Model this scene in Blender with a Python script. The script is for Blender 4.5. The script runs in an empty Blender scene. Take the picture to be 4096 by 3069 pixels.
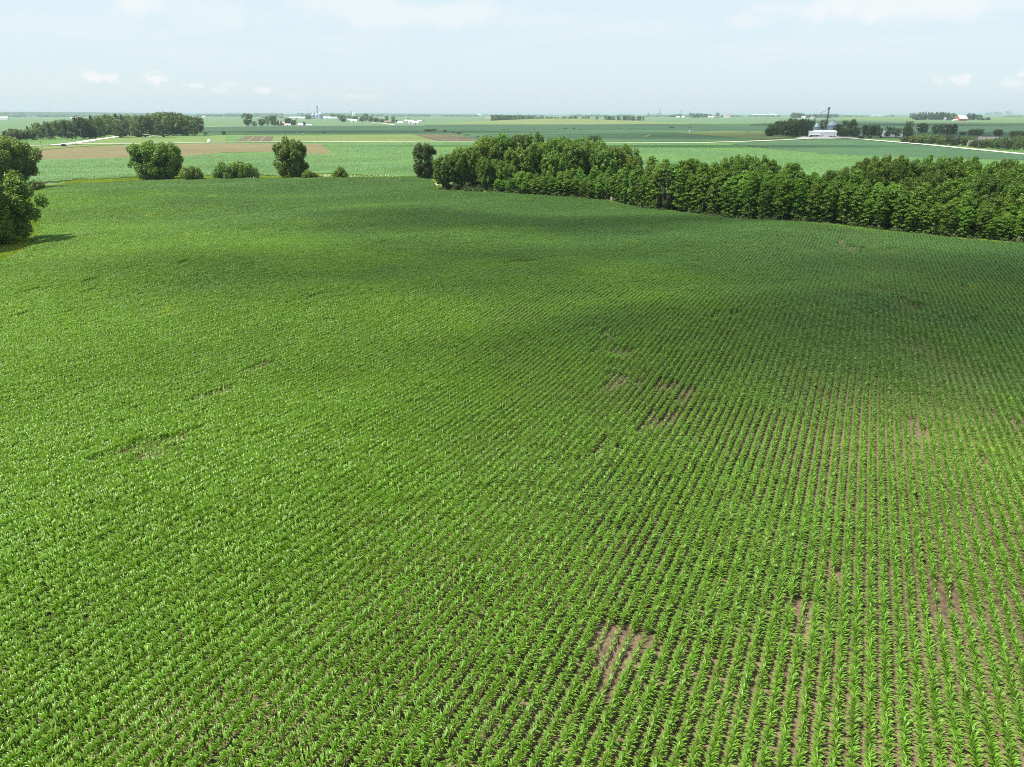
import bpy, math, random
import numpy as np
from mathutils import Vector

S = bpy.context.scene
COL = S.collection
R = math.radians
rng = np.random.default_rng(7)
random.seed(7)

# ------------------------------------------------------------------ camera
FPX, CX, CY = 2820.0, 2048.0, 1534.5          # photograph pixels
PITCH = math.atan((CY - 456.0) / FPX)
CAM_H = 31.0
cp, sp = math.cos(PITCH), math.sin(PITCH)
cam = bpy.data.cameras.new('camera')
cam.sensor_fit = 'HORIZONTAL'; cam.sensor_width = 36.0
cam.lens = 36.0 * FPX / 4096.0
cam.clip_start = 0.5; cam.clip_end = 90000
camo = bpy.data.objects.new('camera', cam); COL.objects.link(camo)
camo.location = (0, 0, CAM_H); camo.rotation_euler = (math.pi/2 - PITCH, 0, 0)
S.camera = camo

# ------------------------------------------------------------------ sun, sky, exposure
SUN_EL, SUN_AZ = R(62), R(-105)                # azimuth from +Y, negative = to the left
sd = Vector((math.sin(SUN_AZ)*math.cos(SUN_EL), math.cos(SUN_AZ)*math.cos(SUN_EL), math.sin(SUN_EL)))
sun = bpy.data.lights.new('sun', 'SUN'); sun.energy = 5.0; sun.angle = R(0.6); sun.color = (1.0, 0.955, 0.87)
suno = bpy.data.objects.new('sun', sun); COL.objects.link(suno)
suno.rotation_euler = sd.to_track_quat('Z', 'Y').to_euler()
suno.location = (0, 0, 400)
S.view_settings.view_transform = 'Standard'; S.view_settings.look = 'None'
S.view_settings.exposure = 1.0; S.view_settings.gamma = 1.0
S.view_settings.use_curve_mapping = False
S.render.engine = 'CYCLES'
S.cycles.max_bounces = 6; S.cycles.diffuse_bounces = 3; S.cycles.transmission_bounces = 4
S.cycles.volume_bounces = 1; S.cycles.glossy_bounces = 2; S.cycles.transparent_max_bounces = 12
S.cycles.use_denoising = False
S.cycles.pixel_filter_type = 'BLACKMAN_HARRIS'; S.cycles.filter_width = 1.05


# unseen thin clouds, set out by the shadows they cast: (shadow centre x, y, half width, half depth, thickness, turn), all metres
SHADOW_CLOUDS = [(20, 222, 110, 26, 60, 0.0), (85, 118, 110, 50, 80, 0.3), (-20, 150, 110, 40, 40, 0.1), (130, 235, 90, 30, 45, -0.5), (700, 1150, 900, 240, 90, 0.0), (-250, 1350, 420, 130, 80, 0.0), (150, 745, 330, 40, 80, 0.0), (1700, 2300, 1500, 420, 80, 0.0), (-60, 560, 0.1, 0.1, 1, 0)][:-1]


def az_el(sx, sy):
    x, y = (sx-CX)/FPX, (CY-sy)/FPX
    d = Vector((x, cp + y*sp, -sp + y*cp)).normalized()
    return math.atan2(d.x, d.y), math.asin(d.z)


class NT:
    """tiny node-tree helper"""
    def __init__(s, tree): s.t = tree; s.t.nodes.clear()
    def n(s, kind, **kw):
        o = s.t.nodes.new(kind)
        for k, v in kw.items():
            setattr(o, k, v)
        return o
    def l(s, a, b): s.t.links.new(a, b)
    def math(s, op, a, b=None, c=None, clamp=False):
        o = s.n('ShaderNodeMath', operation=op); o.use_clamp = clamp
        for i, v in enumerate((a, b, c)):
            if v is None: continue
            if isinstance(v, (int, float)): o.inputs[i].default_value = v
            else: s.l(v, o.inputs[i])
        return o.outputs[0]
    def mix(s, f, a, b, mode='MIX'):
        o = s.n('ShaderNodeMix', data_type='RGBA', blend_type=mode)
        for i, v in ((0, f), (6, a), (7, b)):
            if isinstance(v, (int, float)): o.inputs[i].default_value = v
            elif isinstance(v, tuple): o.inputs[i].default_value = (*v[:3], 1)
            else: s.l(v, o.inputs[i])
        return o.outputs[2]
    def ramp(s, f, pts):
        o = s.n('ShaderNodeMapRange', interpolation_type='SMOOTHSTEP')
        s.l(f, o.inputs[0]); o.inputs[1].default_value, o.inputs[2].default_value = pts[0], pts[1]
        o.inputs[3].default_value, o.inputs[4].default_value = (pts[2], pts[3]) if len(pts) > 2 else (0, 1)
        return o.outputs[0]
    def noise(s, vec, scale, detail=4, rough=0.55, dist=0.0):
        o = s.n('ShaderNodeTexNoise'); o.inputs['Scale'].default_value = scale
        o.inputs['Detail'].default_value = detail; o.inputs['Roughness'].default_value = rough
        o.inputs['Distortion'].default_value = dist
        if vec is not None: s.l(vec, o.inputs['Vector'])
        return o.outputs['Fac']


W = bpy.data.worlds.new('World'); S.world = W; W.use_nodes = True
w = NT(W.node_tree)
sky = w.n('ShaderNodeTexSky', sky_type='NISHITA'); sky.sun_disc = False
sky.sun_elevation = SUN_EL; sky.sun_rotation = SUN_AZ
sky.altitude = 300; sky.air_density = 1.0; sky.dust_density = 2.5; sky.ozone_density = 1.5
tc = w.n('ShaderNodeTexCoord')
sep = w.n('ShaderNodeSeparateXYZ'); w.l(tc.outputs['Generated'], sep.inputs[0])
X, Y, Z = sep.outputs
zc = w.math('MAXIMUM', Z, 0.0)
# thin high cloud, laid on a flat layer far overhead
den = w.math('ADD', zc, 0.06)
cx_ = w.n('ShaderNodeCombineXYZ'); w.l(w.math('DIVIDE', X, den), cx_.inputs[0]); w.l(w.math('MULTIPLY', w.math('DIVIDE', Y, den), 0.8), cx_.inputs[1])
n1 = w.noise(cx_.outputs[0], 0.55, 8, 0.6, 0.6)
n2 = w.noise(cx_.outputs[0], 2.2, 8, 0.62, 0.3)
veil = w.ramp(w.math('ADD', w.math('MULTIPLY', n1, 0.65), w.math('MULTIPLY', n2, 0.35)), (0.47, 0.66))
veil = w.math('MULTIPLY', veil, w.ramp(Z, (0.035, 0.10)))
# milky air in front of the blue
hazef = w.ramp(Z, (0.0, 0.9, 0.85, 0.45))
base = w.mix(hazef, sky.outputs[0], (3.85, 4.55, 4.8))
azw = w.math('ARCTAN2', X, Y); elw = w.math('ARCSINE', Z)
nv = w.noise(tc.outputs['Generated'], 55, 6, 0.6)
nvb = w.noise(tc.outputs['Generated'], 160, 4, 0.6)
puffs = None
for (sx, sy, wx, wy, k) in [(395, 312, 75, 26, .85), (630, 312, 58, 30, 1.0), (780, 341, 36, 14, .7), (865, 358, 40, 14, .4), (925, 338, 40, 14, .35),
                            (1050, 362, 42, 15, .6), (1430, 388, 90, 14, .4), (3820, 320, 55, 26, .9), (4060, 330, 60, 26, .6), (4090, 300, 30, 20, .8),
                            (1190, 385, 70, 12, .25), (230, 340, 60, 18, .2), (2180, 410, 40, 12, .25)]:
    a0, e0 = az_el(sx, sy); ww = wx/FPX*0.95; hh = wy/FPX*0.95
    dx = w.math('DIVIDE', w.math('SUBTRACT', azw, a0), ww)
    dy = w.math('DIVIDE', w.math('SUBTRACT', elw, e0), hh)
    r = w.math('SQRT', w.math('ADD', w.math('MULTIPLY', dx, dx), w.math('MULTIPLY', dy, dy)))
    r = w.math('ADD', r, w.math('MULTIPLY', w.math('SUBTRACT', nv, 0.5), 2.6))
    r = w.math('ADD', r, w.math('MULTIPLY', w.math('SUBTRACT', nvb, 0.5), 1.2))
    m = w.ramp(r, (1.0, 0.15, 0.0, k))
    puffs = m if puffs is None else w.math('MAXIMUM', puffs, m)
nw = w.noise(tc.outputs['Generated'], 13, 8, 0.62, 0.4)
for (sx, sy, wx, wy, k) in [(560, 15, 110, 45, .7), (900, 70, 180, 45, .35), (1750, 55, 430, 45, .55), (1400, 15, 200, 40, .5), (3250, 40, 230, 48, .8), (3700, 20, 380, 50, .7), (3000, 85, 110, 25, .4), (2500, 110, 420, 45, .2), (300, 110, 200, 30, .2), (2150, 80, 260, 30, .35)]:
    a0, e0 = az_el(sx, sy)
    dx = w.math('DIVIDE', w.math('SUBTRACT', azw, a0), wx/FPX); dy = w.math('DIVIDE', w.math('SUBTRACT', elw, e0), wy/FPX)
    r = w.math('SQRT', w.math('ADD', w.math('MULTIPLY', dx, dx), w.math('MULTIPLY', dy, dy)))
    r = w.math('ADD', r, w.math('MULTIPLY', w.math('SUBTRACT', nw, 0.5), 3.6))
    puffs = w.math('MAXIMUM', puffs, w.ramp(r, (1.3, 0.2, 0.0, k)))
cloud = w.math('MAXIMUM', w.math('MULTIPLY', veil, 0.3), puffs)
skyc = w.mix(cloud, base, (4.75, 4.85, 4.85))
bg = w.n('ShaderNodeBackground'); bg.inputs[1].default_value = 0.1
w.l(skyc, bg.inputs[0])
wo = w.n('ShaderNodeOutputWorld'); w.l(bg.outputs[0], wo.inputs[0])

# ------------------------------------------------------------------ terrain and pixel -> ground
def H(x, y):
    """height of the land: low swells near the camera, flat far away"""
    x = np.asarray(x, float); y = np.asarray(y, float)
    r = np.hypot(x, y)
    e = 1 - np.clip((r-380)/300, 0, 1); e = e*e*(3-2*e)
    h = 0.85*np.sin(x*0.035+y*0.021+0.8)*np.sin(y*0.043-x*0.012+0.4) + 0.55*np.sin(x*0.072-y*0.03+2.1)*np.cos(y*0.06+0.7)
    h = 1.25*h + 1.5*np.sin(x*0.0148+1.2)*np.sin(y*0.017+0.3)
    return h*e


def ray(sx, sy):
    x, y = (sx-CX)/FPX, (CY-sy)/FPX
    return Vector((x, cp+y*sp, -sp+y*cp))


def P(sx, sy, zofs=0.0):
    """photograph pixel -> point on the land"""
    d = ray(sx, sy)
    if d.z > -2e-4: d.z = -2e-4
    t = CAM_H/-d.z
    for _ in range(12):
        z = float(H(d.x*t, d.y*t))
        t = 0.5*t + 0.5*(CAM_H - z)/-d.z
    return Vector((d.x*t, d.y*t, float(H(d.x*t, d.y*t))+zofs))


def mpp(p):
    """metres per photograph pixel at a point"""
    return (p.y*cp + (CAM_H-p.z)*sp)/FPX


DS = 4096/2211.0
def DP(dx, dy): return P(dx*DS, dy*DS)


def inpoly(x, y, poly):
    x = np.asarray(x); y = np.asarray(y)
    ins = np.zeros(x.shape, bool); n = len(poly)
    for i in range(n):
        x0, y0 = poly[i]; x1, y1 = poly[(i+1) % n]
        c = ((y0 > y) != (y1 > y)) & (x < (x1-x0)*(y-y0)/((y1-y0) or 1e-9)+x0)
        ins ^= c
    return ins


def vnoise(x, y, scale, seed=0):
    """smooth value noise in 0..1"""
    x = np.asarray(x, float)*scale; y = np.asarray(y, float)*scale
    xi = np.floor(x).astype(np.int64); yi = np.floor(y).astype(np.int64); fx = x-xi; fy = y-yi
    fx = fx*fx*(3-2*fx); fy = fy*fy*(3-2*fy)
    def h(a, b):
        v = np.sin(a*127.1+b*311.7+seed*74.7)*43758.5453
        return v-np.floor(v)
    return (h(xi, yi)*(1-fx)+h(xi+1, yi)*fx)*(1-fy)+(h(xi, yi+1)*(1-fx)+h(xi+1, yi+1)*fx)*fy


def fbm(x, y, scale, seed=0, oct=4):
    a = 0; k = 0.5; t = 0
    for o in range(oct):
        a = a + k*vnoise(x, y, scale*2**o, seed+o*13); t += k; k *= 0.5
    return a/t


# ------------------------------------------------------------------ materials
def _mat(name):
    m = bpy.data.materials.new(name); m.use_nodes = True
    return m, NT(m.node_tree)


def plain(name, col, rough=0.7, metal=0.0, var=0.12, scale=0.8):
    m, t = _mat(name)
    g = t.n('ShaderNodeNewGeometry')
    nz = t.noise(g.outputs['Position'], scale, 5, 0.6)
    c = t.mix(t.ramp(nz, (0.3, 0.7)), tuple(v*(1-var) for v in col), tuple(min(1, v*(1+var)) for v in col))
    b = t.n('ShaderNodeBsdfPrincipled'); t.l(c, b.inputs['Base Color'])
    b.inputs['Roughness'].default_value = rough; b.inputs['Metallic'].default_value = metal
    o = t.n('ShaderNodeOutputMaterial'); t.l(b.outputs[0], o.inputs[0])
    return m


def leafmat(name, c1, c2, c3=None, trans=0.35, rough=0.45, spec=0.4, patch=0.03, small=0.0, rnd=0.25, tcol=1.5, leafvar=0.0, hue=0.03, drift=None):
    """foliage: reflecting and translucent, colour drifting over the land and from plant to plant"""
    m, t = _mat(name)
    g = t.n('ShaderNodeNewGeometry'); oi = t.n('ShaderNodeObjectInfo')
    nz = t.noise(g.outputs['Position'], patch, 5, 0.6)
    f = t.ramp(nz, (0.36, 0.64))
    if drift:      # leaf colour turns bluer and darker further up the field and to the right
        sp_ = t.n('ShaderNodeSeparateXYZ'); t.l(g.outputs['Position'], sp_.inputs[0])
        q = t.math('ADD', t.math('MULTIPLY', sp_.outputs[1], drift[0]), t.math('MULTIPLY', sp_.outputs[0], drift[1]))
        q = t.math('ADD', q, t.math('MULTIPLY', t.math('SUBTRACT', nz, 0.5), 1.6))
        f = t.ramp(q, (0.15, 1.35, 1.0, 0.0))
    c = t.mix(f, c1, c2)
    if c3:
        n3 = t.noise(g.outputs['Position'], patch*2.7, 4, 0.6)
        c = t.mix(t.ramp(n3, (0.63, 0.76, 0, 0.7)), c, c3)
    k = t.math('ADD', t.math('MULTIPLY', oi.outputs['Random'], 2*rnd), 1-rnd)
    if leafvar:
        k = t.math('MULTIPLY', k, t.math('ADD', t.math('MULTIPLY', g.outputs['Random Per Island'], 2*leafvar), 1-leafvar))
    hsv = t.n('ShaderNodeHueSaturation'); t.l(c, hsv.inputs['Color']); t.l(k, hsv.inputs['Value'])
    t.l(t.math('ADD', t.math('MULTIPLY', oi.outputs['Random'], hue), 0.5-hue/2), hsv.inputs['Hue'])
    c = hsv.outputs[0]
    b = t.n('ShaderNodeBsdfPrincipled'); t.l(c, b.inputs['Base Color'])
    b.inputs['Roughness'].default_value = rough; b.inputs['Specular IOR Level'].default_value = spec
    tr = t.n('ShaderNodeBsdfTranslucent')
    tcn = t.mix(1.0, c, (tcol*1.02, tcol, tcol*0.45), 'MULTIPLY'); t.l(tcn, tr.inputs[0])
    mx = t.n('ShaderNodeMixShader'); mx.inputs[0].default_value = trans
    t.l(b.outputs[0], mx.inputs[1]); t.l(tr.outputs[0], mx.inputs[2])
    o = t.n('ShaderNodeOutputMaterial'); t.l(mx.outputs[0], o.inputs[0])
    return m


def fieldmat(name, c1, c2, fine=0.9, big=0.012, rowang=None, rowstr=0.0, rough=0.9, bump=0.4, c3=None, streak=None):
    """crops or soil too far to tell plants apart: fine mottling, broad drift, faint drill rows"""
    m, t = _mat(name)
    g = t.n('ShaderNodeNewGeometry')
    pos = g.outputs['Position']
    a = t.noise(pos, fine, 5, 0.65); b_ = t.noise(pos, big, 5, 0.6); md = t.noise(pos, big*6, 4, 0.6)
    f = t.math('ADD', t.math('MULTIPLY', a, 0.35), t.math('ADD', t.math('MULTIPLY', b_, 0.45), t.math('MULTIPLY', md, 0.2)))
    c = t.mix(t.ramp(f, (0.38, 0.62)), c1, c2)
    if c3: c = t.mix(t.ramp(md, (0.52, 0.68, 0, 0.8)), c, c3)
    if streak:
        mp = t.n('ShaderNodeMapping'); t.l(pos, mp.inputs[0]); mp.inputs['Rotation'].default_value = (0, 0, streak[0]); mp.inputs['Scale'].default_value = (0.004, 0.12, 1)
        sn = t.noise(mp.outputs[0], 1.0, 4, 0.6)
        c = t.mix(t.ramp(sn, (0.48, 0.62, 0, streak[1])), c, streak[2])
    bs = t.n('ShaderNodeBsdfPrincipled'); t.l(c, bs.inputs['Base Color']); bs.inputs['Roughness'].default_value = rough
    bs.inputs['Specular IOR Level'].default_value = 0.15
    if bump:
        bp = t.n('ShaderNodeBump'); bp.inputs['Strength'].default_value = bump; bp.inputs['Distance'].default_value = 0.3
        t.l(a, bp.inputs['Height']); t.l(bp.outputs[0], bs.inputs['Normal'])
    o = t.n('ShaderNodeOutputMaterial'); t.l(bs.outputs[0], o.inputs[0])
    return m


M = {}
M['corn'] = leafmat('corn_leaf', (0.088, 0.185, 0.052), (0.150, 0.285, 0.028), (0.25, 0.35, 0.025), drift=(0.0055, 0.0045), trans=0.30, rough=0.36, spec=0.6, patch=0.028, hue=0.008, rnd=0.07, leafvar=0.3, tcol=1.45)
M['corn_mid'] = leafmat('young_corn_leaf', (0.145, 0.285, 0.125), (0.175, 0.320, 0.125), None, trans=0.3, rough=0.4, spec=0.5, patch=0.01, rnd=0.10, leafvar=0.2, tcol=1.35)
M['soil'] = fieldmat('soil', (0.045, 0.033, 0.020), (0.20, 0.150, 0.092), fine=3.0, big=0.035, bump=0.8)
M['grass'] = fieldmat('meadow', (0.055, 0.115, 0.030), (0.085, 0.155, 0.040), fine=0.4, big=0.006)
M['brass'] = leafmat('bright_grass', (0.19, 0.29, 0.03), (0.26, 0.33, 0.035), (0.13, 0.23, 0.03), trans=0.3, rough=0.6, spec=0.2, patch=0.06, rnd=0.2, leafvar=0.2)
M['leaf_broad'] = leafmat('broad_leaf', (0.072, 0.138, 0.014), (0.118, 0.198, 0.020), None, trans=0.28, rough=0.5, spec=0.3, patch=0.08, rnd=0.2, leafvar=0.3, tcol=1.5)
M['leaf_locust'] = leafmat('locust_leaf', (0.066, 0.142, 0.008), (0.098, 0.190, 0.010), None, trans=0.28, rough=0.5, spec=0.3, patch=0.1, rnd=0.2, leafvar=0.3, tcol=1.5)
M['leaf_dark'] = leafmat('dark_leaf', (0.050, 0.080, 0.022), (0.065, 0.095, 0.026), None, trans=0.25, rough=0.6, spec=0.2, patch=0.1, rnd=0.15, leafvar=0.35)
M['leaf_olive'] = leafmat('olive_leaf', (0.070, 0.085, 0.034), (0.085, 0.10, 0.038), None, trans=0.22, rough=0.55, spec=0.3, patch=0.1, rnd=0.15, leafvar=0.3)
M['leaf_far'] = leafmat('far_leaf', (0.052, 0.086, 0.030), (0.105, 0.145, 0.045), None, trans=0.3, rough=0.6, spec=0.2, patch=0.02, rnd=0.4, leafvar=0.25)
M['needle'] = leafmat('needle', (0.030, 0.052, 0.028), (0.042, 0.068, 0.034), None, trans=0.05, rough=0.6, spec=0.2, patch=0.05, rnd=0.3, leafvar=0.2)
M['litter'] = fieldmat('leaf_litter', (0.045, 0.040, 0.022), (0.060, 0.060, 0.025), fine=1.5, big=0.05)
M['bark'] = plain('bark', (0.17, 0.14, 0.11), 0.9, var=0.3, scale=3)
M['bark_pale'] = plain('pale_bark', (0.17, 0.15, 0.12), 0.9, var=0.3, scale=3)
M['gravel'] = plain('gravel', (0.52, 0.49, 0.43), 0.9, var=0.10, scale=0.3)
M['white'] = plain('white_metal', (0.78, 0.79, 0.80), 0.5, var=0.05, scale=0.2)
M['whiteroof'] = plain('white_roof', (0.82, 0.83, 0.84), 0.4, var=0.04, scale=0.1)
M['steel'] = plain('galvanised_steel', (0.30, 0.36, 0.42), 0.45, metal=0.3, var=0.1, scale=0.5)
M['rust'] = plain('weathered_steel', (0.10, 0.095, 0.09), 0.6, metal=0.2, var=0.2)
M['red'] = plain('barn_red', (0.30, 0.06, 0.045), 0.7)
M['redroof'] = plain('red_roof', (0.38, 0.14, 0.09), 0.7)
M['greyroof'] = plain('grey_shingle', (0.15, 0.14, 0.135), 0.85)
M['brownroof'] = plain('brown_shingle', (0.27, 0.19, 0.13), 0.85)
M['dark'] = plain('dark_opening', (0.03, 0.03, 0.035), 0.4)
M['glass'] = plain('window_glass', (0.06, 0.08, 0.10), 0.1)
M['wood'] = plain('pole_wood', (0.20, 0.16, 0.12), 0.9)
M['blue'] = plain('pale_blue_paint', (0.35, 0.60, 0.72), 0.5)
M['darkblue'] = plain('dark_blue_paint', (0.03, 0.05, 0.12), 0.3)
M['black'] = plain('black_plastic', (0.02, 0.02, 0.022), 0.5)
M['flower'] = plain('white_flower', (0.75, 0.73, 0.62), 0.8)
M['bare'] = fieldmat('bare_field', (0.100, 0.096, 0.046), (0.165, 0.135, 0.064), fine=0.6, big=0.008, c3=(0.085, 0.085, 0.035), streak=(R(3), 0.6, (0.11, 0.10, 0.042)))
M['plot'] = fieldmat('tilled_plot', (0.070, 0.058, 0.038), (0.105, 0.086, 0.055), fine=0.8, big=0.03)
M['soy'] = fieldmat('soybean', (0.034, 0.078, 0.034), (0.046, 0.100, 0.042), fine=0.35, big=0.006, c3=(0.055, 0.11, 0.035))
M['soy_dark'] = fieldmat('dark_soybean', (0.026, 0.060, 0.030), (0.034, 0.074, 0.034), fine=0.3, big=0.004, streak=(R(4), 0.5, (0.042, 0.088, 0.038)))
M['pale'] = fieldmat('pale_crop', (0.078, 0.135, 0.062), (0.10, 0.165, 0.070), fine=0.3, big=0.004, streak=(R(-5), 0.6, (0.05, 0.10, 0.048)))
M['lush'] = fieldmat('lush_meadow', (0.088, 0.140, 0.040), (0.115, 0.165, 0.045), fine=0.3, big=0.01)
M['mix'] = fieldmat('weedy_plot', (0.075, 0.125, 0.030), (0.12, 0.15, 0.045), fine=0.25, big=0.03, streak=(R(12), 0.5, (0.14, 0.16, 0.06)))
M['hill'] = fieldmat('hill_pasture', (0.105, 0.150, 0.050), (0.15, 0.17, 0.065), fine=0.15, big=0.008, streak=(R(0), 0.5, (0.075, 0.11, 0.04)))
M['woodland'] = fieldmat('far_woodland', (0.030, 0.055, 0.030), (0.045, 0.075, 0.035), fine=0.01, big=0.001, bump=0)
M['distance'] = fieldmat('distant_crop', (0.045, 0.085, 0.042), (0.090, 0.135, 0.060), fine=0.02, big=0.0009, bump=0, streak=(0, 0.0, (0, 0, 0)))


# ------------------------------------------------------------------ object helpers
def tag(o, label=None, cat=None, group=None, kind=None):
    if label: o['label'] = label
    if cat: o['category'] = cat
    if group: o['group'] = group
    if kind: o['kind'] = kind
    return o


def mesh_np(name, V, F, mats, nper=4, midx=None, smooth=False):
    """fast mesh from numpy arrays, all faces with nper corners"""
    me = bpy.data.meshes.new(name)
    V = np.asarray(V, np.float32); F = np.asarray(F, np.int32)
    me.vertices.add(len(V)); me.vertices.foreach_set('co', V.ravel())
    me.loops.add(F.size); me.loops.foreach_set('vertex_index', F.ravel())
    me.polygons.add(len(F)); me.polygons.foreach_set('loop_start', np.arange(0, F.size, nper, dtype=np.int32))
    for m in (mats if isinstance(mats, (list, tuple)) else [mats]): me.materials.append(m)
    if midx is not None: me.polygons.foreach_set('material_index', np.asarray(midx, np.int32))
    if smooth: me.polygons.foreach_set('use_smooth', np.ones(len(F), bool))
    me.update(calc_edges=True)
    return me


def link(name, me, parent=None, loc=(0, 0, 0), rz=0.0):
    o = bpy.data.objects.new(name, me); COL.objects.link(o)
    o.location = loc; o.rotation_euler = (0, 0, rz)
    if parent: o.parent = parent
    return o


def empty(name, loc, rz=0.0, label=None, cat=None, group=None):
    o = bpy.data.objects.new(name, None); COL.objects.link(o); o.empty_display_size = 0.5
    o.location = loc; o.rotation_euler = (0, 0, rz)
    return tag(o, label, cat, group)


def copy_tree(o, parent=None):
    c = o.copy(); COL.objects.link(c)
    if parent: c.parent = parent
    for ch in [k for k in o.children]: copy_tree(ch, c)
    return c


class MB:
    def __init__(s): s.v = []; s.f = []
    def add(s, vs, fs):
        b = len(s.v); s.v += [tuple(v) for v in vs]; s.f += [tuple(b+i for i in f) for f in fs]; return s
    def box(s, x0, x1, y0, y1, z0, z1):
        return s.add([(x0, y0, z0), (x1, y0, z0), (x1, y1, z0), (x0, y1, z0), (x0, y0, z1), (x1, y0, z1), (x1, y1, z1), (x0, y1, z1)],
                     [(0, 3, 2, 1), (4, 5, 6, 7), (0, 1, 5, 4), (1, 2, 6, 5), (2, 3, 7, 6), (3, 0, 4, 7)])
    def tube(s, p, q, r0, r1=None, n=6, cap=True):
        r1 = r0 if r1 is None else r1; p = Vector(p); q = Vector(q); d = (q-p)
        if d.length < 1e-6: return s
        d.normalize(); a = d.orthogonal().normalized(); b = d.cross(a)
        vs = [c + (a*math.cos(i*2*math.pi/n)+b*math.sin(i*2*math.pi/n))*r for c, r in ((p, r0), (q, r1)) for i in range(n)]
        fs = [(i, (i+1) % n, n+(i+1) % n, n+i) for i in range(n)]
        if cap: fs += [tuple(range(n))[::-1], tuple(range(n, 2*n))]
        return s.add(vs, fs)
    def lathe(s, prof, n=20, c=(0, 0)):
        vs = [(c[0]+r*math.cos(i*2*math.pi/n), c[1]+r*math.sin(i*2*math.pi/n), z) for r, z in prof for i in range(n)]
        fs = [(k*n+i, k*n+(i+1) % n, (k+1)*n+(i+1) % n, (k+1)*n+i) for k in range(len(prof)-1) for i in range(n)]
        return s.add(vs, fs)
    def gable(s, x0, x1, y0, y1, z0, zr, t=0.15, over=0.4):
        """gabled roof, ridge along x: two slabs"""
        x0 -= over; x1 += over; ym = (y0+y1)/2
        dz = (zr-z0)*over/((y1-y0)/2)
        for ya, yb in ((y0-over, ym), (ym, y1+over)):
            za = z0-dz if ya < ym-1e-6 else zr; zb = zr if yb <= ym+1e-6 else z0-dz
            s.add([(x0, ya, za), (x1, ya, za), (x1, yb, zb), (x0, yb, zb), (x0, ya, za+t), (x1, ya, za+t), (x1, yb, zb+t), (x0, yb, zb+t)],
                  [(0, 3, 2, 1), (4, 5, 6, 7), (0, 1, 5, 4), (1, 2, 6, 5), (2, 3, 7, 6), (3, 0, 4, 7)])
        return s
    def gwall(s, x0, x1, y0, y1, z0, z1, zr):
        """walls with gable ends, ridge along x"""
        ym = (y0+y1)/2
        return s.add([(x0, y0, z0), (x1, y0, z0), (x1, y1, z0), (x0, y1, z0), (x0, y0, z1), (x1, y0, z1), (x1, y1, z1), (x0, y1, z1), (x0, ym, zr), (x1, ym, zr)],
                     [(0, 1, 5, 4), (2, 3, 7, 6), (1, 2, 6, 9, 5), (3, 0, 4, 8, 7)])
    def mesh(s, name, mat):
        me = bpy.data.meshes.new(name); me.from_pydata(s.v, [], s.f); me.materials.append(mat); me.update(); return me
    def obj(s, name, mat, parent=None, loc=(0, 0, 0), rz=0.0):
        return link(name, s.mesh(name, mat), parent, loc, rz)


# ------------------------------------------------------------------ ground sheets
def axis(lo, hi, fine, far):
    a = list(np.arange(lo, hi+0.1, fine)); x = hi; st = fine
    while x < far: st *= 1.35; x += st; a.append(x)
    x = lo; st = fine
    while x > -far: st *= 1.35; x -= st; a.insert(0, x)
    return np.array(a)

gx = axis(-420, 420, 5, 40000); gy = axis(-60, 700, 5, 40000)
gy = gy[gy > -4000]
XX, YY = np.meshgrid(gx, gy); ZZ = H(XX, YY)
GV = np.stack([XX.ravel(), YY.ravel(), ZZ.ravel()], 1)
nx, ny = len(gx), len(gy)
ii = np.arange(nx*ny).reshape(ny, nx)
GF = np.stack([ii[:-1, :-1].ravel(), ii[:-1, 1:].ravel(), ii[1:, 1:].ravel(), ii[1:, :-1].ravel()], 1)
fc = GV[GF].mean(1)
far_face = fc[:, 1] > 2600
g = link('ground', mesh_np('ground', GV, GF, [M['grass'], M['distance']], midx=far_face.astype(int), smooth=True)); tag(g, kind='structure')


def draped(name, poly, mat, lift=0.04, label=None):
    """the cells of the ground grid inside an outline, lifted a little"""
    sel = inpoly(fc[:, 0], fc[:, 1], poly)
    F = GF[sel]; u, inv = np.unique(F, return_inverse=True)
    V = GV[u].copy(); V[:, 2] += lift
    o = link(name, mesh_np(name, V, inv.reshape(F.shape), mat, smooth=True)); tag(o, kind='structure'); return o


def sheet(name, pts, mat, z=0.1, side=True, kind='structure'):
    """a crop standing z high over flat far land, outline in photograph pixels"""
    ps = [P(*p) for p in pts]; n = len(ps)
    mb = MB(); top = [(p.x, p.y, p.z+z) for p in ps]; bot = [(p.x, p.y, p.z-0.2) for p in ps]
    mb.add(top+bot, [tuple(range(n))] + [(i, n+i, n+(i+1) % n, (i+1) % n) for i in range(n)])
    o = mb.obj(name, mat); tag(o, kind=kind); return o


def ribbon(name, pts, width, mat, z=0.12, px=True):
    """a road or strip of given width along a line"""
    ps = [P(*p) if px else Vector((*p, 0)) for p in pts]; ps = [Vector((p.x, p.y, float(H(p.x, p.y))+z)) for p in ps]
    L = []; 
    for i, p in enumerate(ps):
        a = ps[max(0, i-1)]; b = ps[min(len(ps)-1, i+1)]; d = (b-a); d.z = 0; d.normalize(); nrm = Vector((-d.y, d.x, 0))*width/2
        L += [p+nrm, p-nrm]
    mb = MB(); mb.add(L, [(2*i, 2*i+1, 2*i+3, 2*i+2) for i in range(len(ps)-1)])
    o = mb.obj(name, mat); tag(o, kind='structure'); return o


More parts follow.
